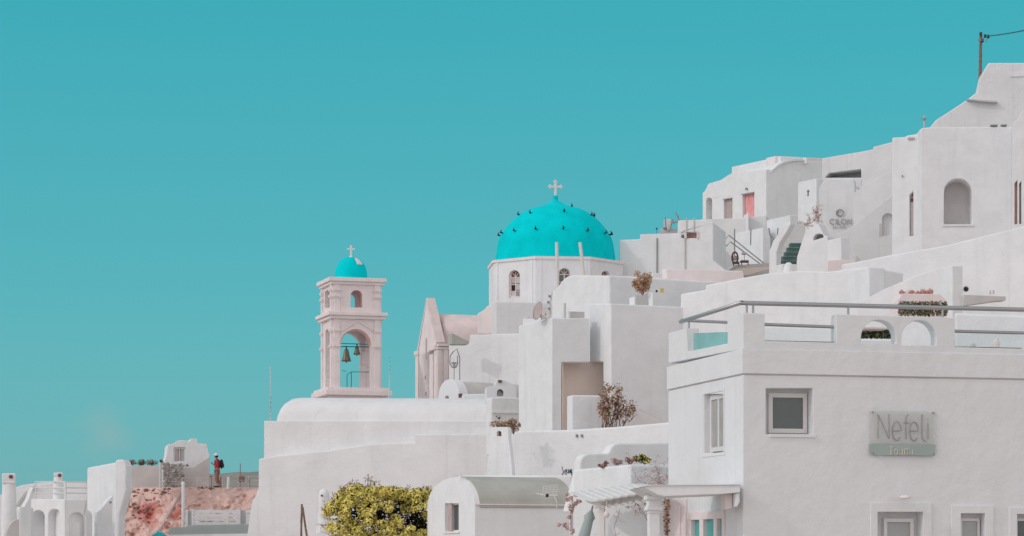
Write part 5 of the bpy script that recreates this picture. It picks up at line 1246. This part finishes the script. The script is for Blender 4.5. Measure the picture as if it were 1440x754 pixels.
corner('gate_post', 'bright white gate post at the end of the garden wall', 227.6, 128, 5, 224, 228.4, 652, 687.5, 'white', .02, cat='post')
# rubble wall with stones
RWT = thing('rubble_wall', 'rough rubble stone wall beneath the little skyline house', 'wall', V(243, 690, 128.5))
RP = Plane(229, 128.6, 6)
B().prism(RP, [(229, 700), (229, 653), (257.5, 654), (257.5, 700)], 0, .4).build('mortar_bed', 'mortar', RWT)
b0 = []
for i in range(5): b0.append(B().blob((0, 0, 0), .09, sq=(1.2, .45, .8), amp=.5, seed=i + 2, sub=1).build('stone', 'stone', RWT)); ORG[b0[-1].name] = Vector()
cnt = 0
for r_ in range(13):
    for c_ in range(10):
        p = RP.P(230.2 + c_ * 2.85 + (r_ % 2) * 1.3 + random.uniform(-.4, .4), 655 + r_ * 2.75 + random.uniform(-.4, .4), .0)
        if random.random() < .08: continue
        if cnt < 5: o = b0[cnt]; o.location = p - ORG[RWT.name]
        else: o = twin(random.choice(b0), p)
        o.rotation_euler = (random.uniform(-.3, .3), random.uniform(-.6, .6), random.uniform(-.3, .3)); k = random.uniform(.7, 1.1); o.scale = (k, k, k)
        o['kind'] = 'stuff' if False else o.get('kind', ''); del o['kind']
        cnt += 1
# little house on the skyline
LH = Plane(290.5, 134, -30)
t, w_ = slab('cliff_house', 'little faceted white house on the skyline left of the walker', Plane(262, 131, 10),
     [(228, 720), (230.5, 651), (234, 640), (235.6, 624.7), (243.5, 624.5), (248, 620.6), (254, 619.2), (262, 619.8), (267, 620.6), (267.6, 616.8), (277.4, 617), (278, 623.6), (290.7, 624.6), (294.8, 642), (294.6, 720)], 3.2, 'white', .03,
     holes=[([(244.6, 650), (244.6, 629.5), (260.5, 629.5), (260.5, 650)], .18, 0, 0)])
HP = Plane(262, 131, 10)
wf = B().ring(HP, 244.8, 629.7, 260.3, 649.8, .05, .06, .17, bars=1).build('window', 'frame', t)
B().box(HP, 246, 631, 250.5, 648.5, .09, .12).build('shutter', 'greydoor', wf)
B().box(HP, 254.5, 631, 259, 648.5, .09, .12).build('pane', 'paleglass', wf)
# sloped lower face of the house, its shade put into the grey colour
slab('shade_face', 'grey lower face with painted shade in front of the little skyline house', Plane(276, 130, 14), [(257.5, 720), (257.5, 657.5), (271, 657), (294.7, 642.5), (294.6, 720)], .5, 'greyroof', .02, cat='wall')
tuft('wall_weed', 'dry weed on top of the rubble wall by the window', 262, 657, 128.3, .16, .3, 60, .025, ['leafgrey', 'leafdry'], nst=8)
# ------------------------------------------------------------------ pink cliff, path edge and fences at the left
def cliff_pt(px, py):
    t_ = max(0, min(1, (py - 686) / 80))
    lean = 5.0 * t_
    n_ = noise.fractal(Vector((px * .045, py * .06, 2)), 1.0, 2.1, 5)
    n2 = noise.noise(Vector((px * .16, py * .2, 9)))
    Y = 128.5 - lean - .6 * n_ * min(1, t_ * 4 + .1) - .22 * n2 * min(1, t_ * 5)
    return px, py + 1.0 * noise.noise(Vector((px * .12, 0, 1))) * (1 - t_), Y
NX, NY = 150, 60
vs = []; mi = []
for j in range(NY + 1):
    for i in range(NX + 1):
        px = 150 + 230 * i / NX; py = 685.5 + 110 * (j / NY) ** 1.1
        vs.append(V(*cliff_pt(px, py)))
# flat top strip running back
top = [V(*cliff_pt(150 + 230 * i / NX, 685.5)) + Vector((0, 4.5, .0)) for i in range(NX + 1)]
fs = [[j * (NX + 1) + i, j * (NX + 1) + i + 1, (j + 1) * (NX + 1) + i + 1, (j + 1) * (NX + 1) + i] for j in range(NY) for i in range(NX)]
n0 = len(vs); vs += top
fs += [[n0 + i, n0 + i + 1, i + 1, i] for i in range(NX)]
def in_stain(px, py): return (((px - 207) / 10) ** 2 + ((py - 722) / 11) ** 2 < 1 + .8 * noise.noise(Vector((px * .3, py * .3, 0)))) or (((px - 249) / 7) ** 2 + ((py - 724) / 8) ** 2 < 1 + .8 * noise.noise(Vector((px * .3, py * .3, 4))))
mi = []
for j in range(NY):
    for i in range(NX):
        mi.append(1 if in_stain(150 + 230 * i / NX, 685.5 + 110 * (j / NY) ** 1.1) else (2 if 150 + 230 * i / NX > 262 + 2 * noise.noise(Vector((j * .3, 0, 0))) else 0))
mi += [2] * NX
b = B(); b.v = vs; b.f = fs; b.m = mi; b.sm = [False] * len(fs)
# soft-edged stains live in the material, by position
mr = M['rock'].copy(); mr.name = 'pink_rock_with_rust_stains'; M['rockst'] = mr
nt = mr.node_tree; bs = nt.nodes['Principled BSDF']; src = bs.inputs['Base Color'].links[0].from_socket
geo = nt.nodes.new('ShaderNodeNewGeometry'); prev = src
vor = nt.nodes.new('ShaderNodeTexNoise'); vor.inputs['Scale'].default_value = 1.8; vor.inputs['Detail'].default_value = 6
nt.links.new(geo.outputs['Position'], vor.inputs['Vector'])
for (px, py, rad, k) in ((207, 722, .52, .85), (249, 724, .38, .8), (213, 712, .45, .5), (205, 735, .5, .35)):
    p_ = V(*cliff_pt(px, py))
    dn = nt.nodes.new('ShaderNodeVectorMath'); dn.operation = 'DISTANCE'; dn.inputs[1].default_value = p_
    nt.links.new(geo.outputs['Position'], dn.inputs[0])
    ma = nt.nodes.new('ShaderNodeMath'); ma.operation = 'MULTIPLY_ADD'; ma.inputs[1].default_value = 1.1
    nt.links.new(vor.outputs[0], ma.inputs[0]); nt.links.new(dn.outputs['Value'], ma.inputs[2])
    mrn = nt.nodes.new('ShaderNodeMapRange'); mrn.inputs['From Min'].default_value = rad + .85; mrn.inputs['From Max'].default_value = rad + .25; mrn.inputs['To Max'].default_value = k
    nt.links.new(ma.outputs[0], mrn.inputs[0])
    mm = nt.nodes.new('ShaderNodeMixRGB'); nt.links.new(mrn.outputs[0], mm.inputs[0]); nt.links.new(prev, mm.inputs[1]); mm.inputs[2].default_value = (.55, .12, .09, 1); prev = mm.outputs[0]
nt.links.new(prev, bs.inputs['Base Color'])
M['paleearth'] = mat('pale_rose_earth', (0.74, 0.53, 0.47), rough=0.95, col2=(0.60, 0.41, 0.36), scale=1.6, bump=1.0, bscale=6, detail=10)
b.build('pink_cliff', ['rockst', 'rockst', 'paleearth'], None, kind='structure')
rt = B()
for k in range(95):
    if k < 75: px = 178 + 60 * random.random() ** 1.1; py = 688 + (30 if px < 225 else 8) * random.random() ** 1.2
    else: px = random.uniform(232, 366); py = 686.5 + random.random() * 3
    p_ = V(*cliff_pt(px, py)); rt.blob(p_ - Vector((0, .02, 0)), (.02 + .11 * random.random() ** 3), sq=(1.3, .8, .8), amp=.7, seed=k, sub=1, mi=0 if k < 75 else 1)
for k in range(14):
    px = 186 + 26 * random.random(); p_ = V(*cliff_pt(px, 710 + 20 * random.random())); rt.blob(p_, random.uniform(.04, .10), amp=.6, seed=k, sub=1, mi=0)
rt.build('loose_stones', ['darkrock', 'paleearth'], None, kind='stuff')
for (pts, r, nm, lab, m_) in (([(180, 699), (179.5, 706), (175, 718), (168, 735), (165, 760)], .05, 'black_hose', 'dark hose hanging down the left edge of the pink cliff', 'darkmetal'),
                            ([(254.5, 694), (248, 705), (238, 722), (228, 740), (222, 748)], .07, 'rusty_pipe', 'rose grey pipe running diagonally down the pink cliff', 'greydoor')):
    P3 = [V(px, py, cliff_pt(px, py)[2] - .35) for px, py in pts]
    tag(B().tube(P3, r, 6).build(nm, m_), lab, 'pipe')
t = thing('dry_branches', 'dark dry branches lying at the path edge beside the walker', 'branches', V(290, 687, 127.8))
b = B()
for k in range(16):
    a = V(280 + random.random() * 16, 685.5 + random.random() * 2.5, 127.6); b.tube([a, a + Vector((random.uniform(-.25, .35), random.uniform(-.1, .1), random.uniform(-.08, .12)))], .025, 4, .01)
b.build('twigs', 'darkrock', t)
# wire fences on the path
def wire_fence(name, label, posts, Y, y0, y1, m='grey', rails=(0, .5), r=.02):
    t = thing(name, label, 'fence', V(posts[0], y1, Y))
    for px in posts: B().tube([V(px, y0, Y), V(px, y1, Y)], r * 1.3, 5).build('post', m, t)
    b = B()
    for k in rails: b.tube([V(posts[0], y0 + (y1 - y0) * k + .5, Y), V(posts[-1], y0 + (y1 - y0) * k + .5, Y)], r * .5, 4)
    b.build('wire', m, t)
wire_fence('wire_fence', 'thin grey wire fence along the path in front of the skyline house', [233, 256, 278.5, 296, 298.5], 127.9, 671.5, 687, 'greyroof', (0, .3, .6))
wire_fence('wire_fence', 'thin wire fence right of the walker', [309, 313, 322, 335, 350, 366], 128.2, 669, 686, 'greyroof', (0.02, .35, .7))
B().tube([V(278.5, 655, 127.9), V(278.5, 690, 127.9)], .03, 5)
tag(B().tube([V(310, 690, 129), V(310, 671, 129)], .05, 6).build('iron_post', 'rust'), 'short rusty post directly behind the walker', 'post')
tag(B().tube([V(296.3, 690, 128.3), V(296.3, 669.5, 128.3)], .06, 6).build('iron_post', 'rust'), 'short rusty post in front of the walker', 'post')
tag(B().tube([V(320.5, 688, 127), V(321.5, 671, 127)], .07, 8).build('marker_post', 'frame'), 'short bright white marker post right of the walker', 'post')
t = thing('path_sign', 'small rusty brown square sign on a thin pole near the headland', 'sign', V(338, 690, 130))
B().tube([V(337.8, 690, 130), V(337.8, 652, 130)], .028, 5).build('pole', 'grey', t)
B().box(Plane(334, 129.9, 0), 334.2, 669, 344, 677.5, 0, .03).build('panel', 'rust', t, .02)
tag(B().tube([V(350.5, 688, 131), V(350.6, 674, 131)], .04, 5).blob(V(350.5, 676, 131), .1, amp=.3, sub=1, sq=(.7, .7, 1.6)).build('dry_stalk', 'leafgrey'), 'little grey green dry stalk right of the square sign', 'plant')
# white pole and slatted fence in front of the cliff
FY = 118
t = thing('white_pole', 'tall bright white pole in front of the pink cliff', 'pole', V(257.6, 742, FY))
B().tube([V(257.4, 745, FY), V(257.6, 680.5, FY)], .075, 10).build('shaft', 'white', t); B().lathe(V(257.6, 680.6, FY), [(.085, 0), (.085, .05), (.03, .1), (0, .11)], 10).build('cap', 'white', t)
FT = thing('slatted_fence', 'white fence of wide horizontal boards below the path', 'fence', V(305, 745, 117))
fp = Plane(262, 117, 0)
for x0, x1 in ((261, 264.3), (269.5, 272.5), (333.5, 338.3)): B().box(fp, x0, 716.5, x1, 744, -.05, .1).build('post', 'white', FT, .005)
for (x0, x1) in ((272.5, 333.5), (345.5, 356)):
    for y in (717.3, 723, 728.8, 734.4): B().box(fp, x0, y, x1, y + 3.9, -.01, .03).build('board', 'white', FT)
B().box(fp, 338.3, 717.5, 345.5, 738, .06, .12).build('panel', 'greyroof', FT)
B().box(fp, 264.3, 718, 269.5, 744, .06, .12).build('panel', 'greyroof', FT)
slab('pool_terrace', 'grey teal painted terrace edge below the white slatted fence', Plane(300, 114, -6), [(236, 800), (237, 745.5), (240, 741.5), (262, 741), (263, 738.6), (356, 737), (356, 745), (354, 752), (354, 800)], 2, 'floorteal', .02, cat='terrace')
slab('terrace_kerb', 'white kerb along the bottom of the grey teal terrace', Plane(300, 110, -4), [(233, 800), (236, 752), (352, 750.5), (352, 800)], .4, 'white', .02, cat='kerb')
t = thing('teal_parasol', 'top of a bright turquoise parasol at the foot of the pink cliff', 'parasol', V(224, 780, 108))
B().lathe(V(224, 757, 108), [(.42, 0), (.30, .13), (.12, .24), (0, .28)], 8).build('cloth', 'umb', t); B().tube([V(224, 800, 108), V(224, 746.5, 108)], .025, 6).build('pole', 'frame', t)
# ------------------------------------------------------------------ yellow-green bush
t = thing('garden_bush', 'dense yellow green bush in front of the barrel roofed store', 'bush', V(535, 800, 84))
b = B(); rs = random.Random(3)
BY = 84.0
def bc(px, py, Y): return V(px, py, Y)
bumps = []
for i in range(210):
    px = rs.uniform(460, 608); 
    topy = 688.5 - 7 * math.exp(-((px - 525) / 32) ** 2) + (5 if px < 475 else 0)
    if px < 482: topy += (482 - px) * .9
    py = rs.uniform(topy + 4, 775) if i > 60 else rs.uniform(topy + 3, topy + 12); yy = BY + rs.uniform(-.7, .7) - min(1.1, (py - topy) * .022)
    hol = any(((px - hx) / hw) ** 2 + ((py - hy) / hh) ** 2 < 1 for hx, hy, hw, hh in ((537, 725, 7, 11), (556, 716, 6, 5), (571, 728, 7, 9), (590, 722, 6, 7), (528, 748, 8, 7), (560, 748, 9, 6), (499, 716, 3, 6), (588, 745, 6, 6)))
    if not hol: bumps.append((px, py, yy, topy))
random.seed(11)
for px, py, yy, topy in bumps:
    r = random.uniform(.12, .22)
    leafquads(b, V(px, py, yy), (r, r * .9, r * .85), 85, .062, lambda: random.choice((0, 0, 0, 0, 0, 0, 0, 1)), jit=.4)
core = B()
for i in range(26):
    px = random.uniform(480, 597); core.blob(V(px, random.uniform(712, 770), BY + .55), random.uniform(.45, .6), amp=.4, seed=i, sub=2)
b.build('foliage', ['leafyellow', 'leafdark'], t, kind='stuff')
# near-black inner leaves: shade in the gaps put into their colour
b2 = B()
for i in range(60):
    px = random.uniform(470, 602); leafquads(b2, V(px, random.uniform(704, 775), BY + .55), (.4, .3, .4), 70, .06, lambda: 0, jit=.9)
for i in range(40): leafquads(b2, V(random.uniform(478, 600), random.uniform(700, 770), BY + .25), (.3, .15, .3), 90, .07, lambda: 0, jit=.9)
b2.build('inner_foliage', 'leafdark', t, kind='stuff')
s_ = B()
for i in range(18):
    a = V(535 + random.uniform(-12, 12), 800, BY); e = V(random.uniform(465, 605), random.uniform(690, 720), BY + random.uniform(-.2, .4)); s_.tube([a, a.lerp(e, .5) + Vector((random.gauss(0, .15), 0, .1)), e], .04, 5, .01)
s_.build('stem', 'twig', t)
# reddish shoots above it
s_ = B(); f_ = B()
for i in range(52):
    k = random.random()
    px = random.choice((random.uniform(492, 540), random.uniform(455, 500), random.uniform(560, 612)))
    y0 = 692 - 8 * math.exp(-((px - 518) / 28) ** 2) + (max(0, 485 - px) * .9); h = random.uniform(4, 13) * (1.3 if 490 < px < 540 else .7)
    a = V(px, y0 + 4, BY); e = V(px + random.uniform(-7, 7), y0 - h, BY + random.uniform(-.2, .2))
    s_.tube([a, a.lerp(e, .55) + Vector((random.gauss(0, .03), 0, 0)), e], .008, 4, .003)
    for q in (e, a.lerp(e, .7)): leafquads(f_, q, (.07, .06, .06), 9, .026, lambda: random.randrange(2), jit=1)
for i in range(14):
    a = V(462 + random.uniform(-2, 12), random.uniform(715, 755), BY - .3); e = a + Vector((random.uniform(-.35, -.1), 0, random.uniform(-.05, .2))); s_.tube([a, e], .008, 4, .003); leafquads(f_, e, (.09, .06, .07), 12, .026, lambda: 0, jit=1)
s_.build('shoots', 'twig', t, kind='stuff'); f_.build('shoot_leaves', ['leafdry', 'leafolive'], t, kind='stuff')
# ------------------------------------------------------------------ the walker
PY = 127.7; base = V(305.3, 685.5, PY); k = 1.0
t = thing('person', 'person in white cap and red shirt with black backpack standing on the cliff path', 'person', base)
t['pose'] = 'standing'
def skin_mesh(name, nodes, edges, m, lvl=2, root=0):
    me = bpy.data.meshes.new(name)
    me.from_pydata([Vector(n[0]) for n in nodes], edges, [])
    o = bpy.data.objects.new(name, me); COL.objects.link(o); me.materials.append(M[m])
    md = o.modifiers.new('skin', 'SKIN'); md.use_smooth_shade = True
    for i, n in enumerate(nodes):
        sv = me.skin_vertices[0].data[i]; r = n[1]; sv.radius = r if isinstance(r, tuple) else (r, r); sv.use_root = (i == root)
    sb = o.modifiers.new('sub', 'SUBSURF'); sb.levels = lvl; sb.render_levels = lvl
    o.parent = t; ORG[o.name] = base
    return o
# he faces left (-X), slightly towards the camera; lateral axis is Y
N = [((0, 0, .95), (.13, .15)), ((.01, 0, 1.12), (.11, .14)), ((0, 0, 1.32), (.12, .17)), ((.0, 0, 1.44), (.09, .15)), ((-.03, 0, 1.52), .055), ((-.05, 0, 1.60), (.085, .075)), ((-.06, 0, 1.70), (.095, .08)), ((-.055, 0, 1.77), (.06, .06)), ((-.155, 0, 1.645), .018),
     ((.0, -.09, .88), .09), ((-.05, -.10, .48), .055), ((.06, -.10, .10), .038), ((-.10, -.10, .03), .03),
     ((.0, .09, .88), .09), ((.03, .10, .48), .055), ((.13, .10, .12), .038), ((.0, .10, .035), .03),
     ((.0, -.19, 1.42), .05), ((.05, -.23, 1.16), .038), ((-.16, -.15, 1.20), .028), ((-.23, -.12, 1.26), (.035, .02)),
     ((.0, .19, 1.42), .05), ((.02, .23, 1.16), .038), ((-.18, .12, 1.22), .028), ((-.24, .08, 1.28), (.035, .02))]
E = [(0, 1), (1, 2), (2, 3), (3, 4), (4, 5), (5, 6), (6, 7), (6, 8), (0, 9), (9, 10), (10, 11), (11, 12), (0, 13), (13, 14), (14, 15), (15, 16), (3, 17), (17, 18), (18, 19), (19, 20), (3, 21), (21, 22), (22, 23), (23, 24)]
for h_, s_g in ((20, -1), (24, 1)):
    c = Vector(N[h_][0])
    for f in range(4):
        i0 = len(N); p1 = c + Vector((-.04, (f - 1.5) * .018, .02)); p2 = p1 + Vector((-.03 + abs(f - 1.5) * .005, 0, .012)); p3 = p2 + Vector((-.008, 0, .022))
        N += [(tuple(p1), .009), (tuple(p2), .008), (tuple(p3), .007)]; E += [(h_, i0), (i0, i0 + 1), (i0 + 1, i0 + 2)]
    i0 = len(N); N += [(tuple(c + Vector((-.01, -s_g * .035, .025))), .01), (tuple(c + Vector((-.04, -s_g * .035, .045))), .008)]; E += [(h_, i0), (i0, i0 + 1)]
skin_mesh('body', N, E, 'skin')
skin_mesh('shirt', [((0, 0, .90), (.15, .17)), ((.01, 0, 1.12), (.135, .165)), ((0, 0, 1.32), (.14, .19)), ((.0, 0, 1.45), (.10, .16)), ((.0, -.20, 1.43), .068), ((.035, -.235, 1.20), .06), ((-.05, -.20, 1.17), .055), ((.0, .20, 1.43), .068), ((.02, .235, 1.20), .06), ((-.05, .19, 1.18), .055)],
          [(0, 1), (1, 2), (2, 3), (3, 4), (4, 5), (5, 6), (3, 7), (7, 8), (8, 9)], 'shirt')
skin_mesh('trousers', [((0, 0, .93), (.14, .16)), ((.0, -.09, .85), .105), ((-.045, -.10, .46), .085), ((.04, -.10, .2), .07), ((.0, .09, .85), .105), ((.03, .10, .46), .085), ((.11, .10, .22), .07)],
          [(0, 1), (1, 2), (2, 3), (0, 4), (4, 5), (5, 6)], 'shorts')
hd = base + Vector((-.055, 0, 1.70))
B().lathe(hd + Vector((0, 0, .0)), [(.105, .03), (.11, .07), (.10, .12), (.06, .155), (0, .165)], 14).prism(Plane(720, 1, 0), [(0, 0), (.001, 0), (.001, .001)], 0, .001, px=False)
cp_ = B(); cp_.lathe(hd, [(.105, .02), (.112, .06), (.10, .115), (.06, .15), (0, .16)], 16)
cp_.add([hd + Vector(v) for v in ((-.09, -.07, .035), (-.09, .07, .035), (-.19, .045, .02), (-.19, -.045, .02), (-.09, -.07, .05), (-.09, .07, .05), (-.19, .045, .03), (-.19, -.045, .03))], [[0, 1, 2, 3], [4, 5, 6, 7], [0, 1, 5, 4], [1, 2, 6, 5], [2, 3, 7, 6], [3, 0, 4, 7]])
cp_.build('cap', 'cap', t)
B().lathe(hd + Vector((.02, 0, -.085)), [(.07, 0), (.095, .05), (.1, .11)], 12).build('hair', 'darkhair', t)
for sy_ in (-1, 1): B().blob(hd + Vector((-.085, sy_ * .035, -.01)), .012, amp=0, sub=1).build('eye', 'dark', t)
B().blob(hd + Vector((-.085, 0, -.06)), .03, sq=(.5, 1, .4), amp=0, sub=1).build('beard', 'darkhair', t)
for c in ((-.09, -.10, .035), (.01, .10, .04)): B().blob(base + Vector(c) + Vector((.02, 0, 0)), .09, sq=(1.4, .5, .5), amp=.05, sub=2, sm=True).build('shoe', 'black', t)
bp_ = thing('backpack', 'black backpack worn by the person on the cliff path', 'backpack', base + Vector((.24, 0, 1.05)))
B().blob(base + Vector((.24, 0, 1.27)), .2, sq=(.55, .85, 1.25), amp=.12, seed=4, sub=3, sm=True).build('bag', 'black', bp_)
B().blob(base + Vector((.335, 0, 1.18)), .11, sq=(.5, 1, 1.1), amp=.1, seed=7, sub=2, sm=True).build('pocket', 'darkmetal', bp_)
for sy_ in (-.11, .11): B().tube([base + Vector(v) for v in ((.18, sy_, 1.42), (.02, sy_, 1.535), (-.13, sy_, 1.44), (-.14, sy_, 1.28), (.12, sy_, 1.12))], .02, 6).build('strap', 'black', bp_)
cm_ = tag(B().ubox(Plane(720, 1, 0), 0, 0, .001, .001, 0, .001) and B().add([base + Vector((-.31 + dx, dy, 1.29 + dz)) for dx in (0, .05) for dy in (-.05, .04) for dz in (0, .07)], [[0, 1, 3, 2], [4, 5, 7, 6], [0, 1, 5, 4], [2, 3, 7, 6], [0, 2, 6, 4], [1, 3, 7, 5]]).build('camera', 'black', None, .004), 'small black camera held up by the person on the path', 'camera')

for o_ in (t, bp_, cm_):   # the walker is a little shorter than first built
    o_.scale = (.92, .92, .92); o_.location = base + (Vector(o_.location) - base) * .92
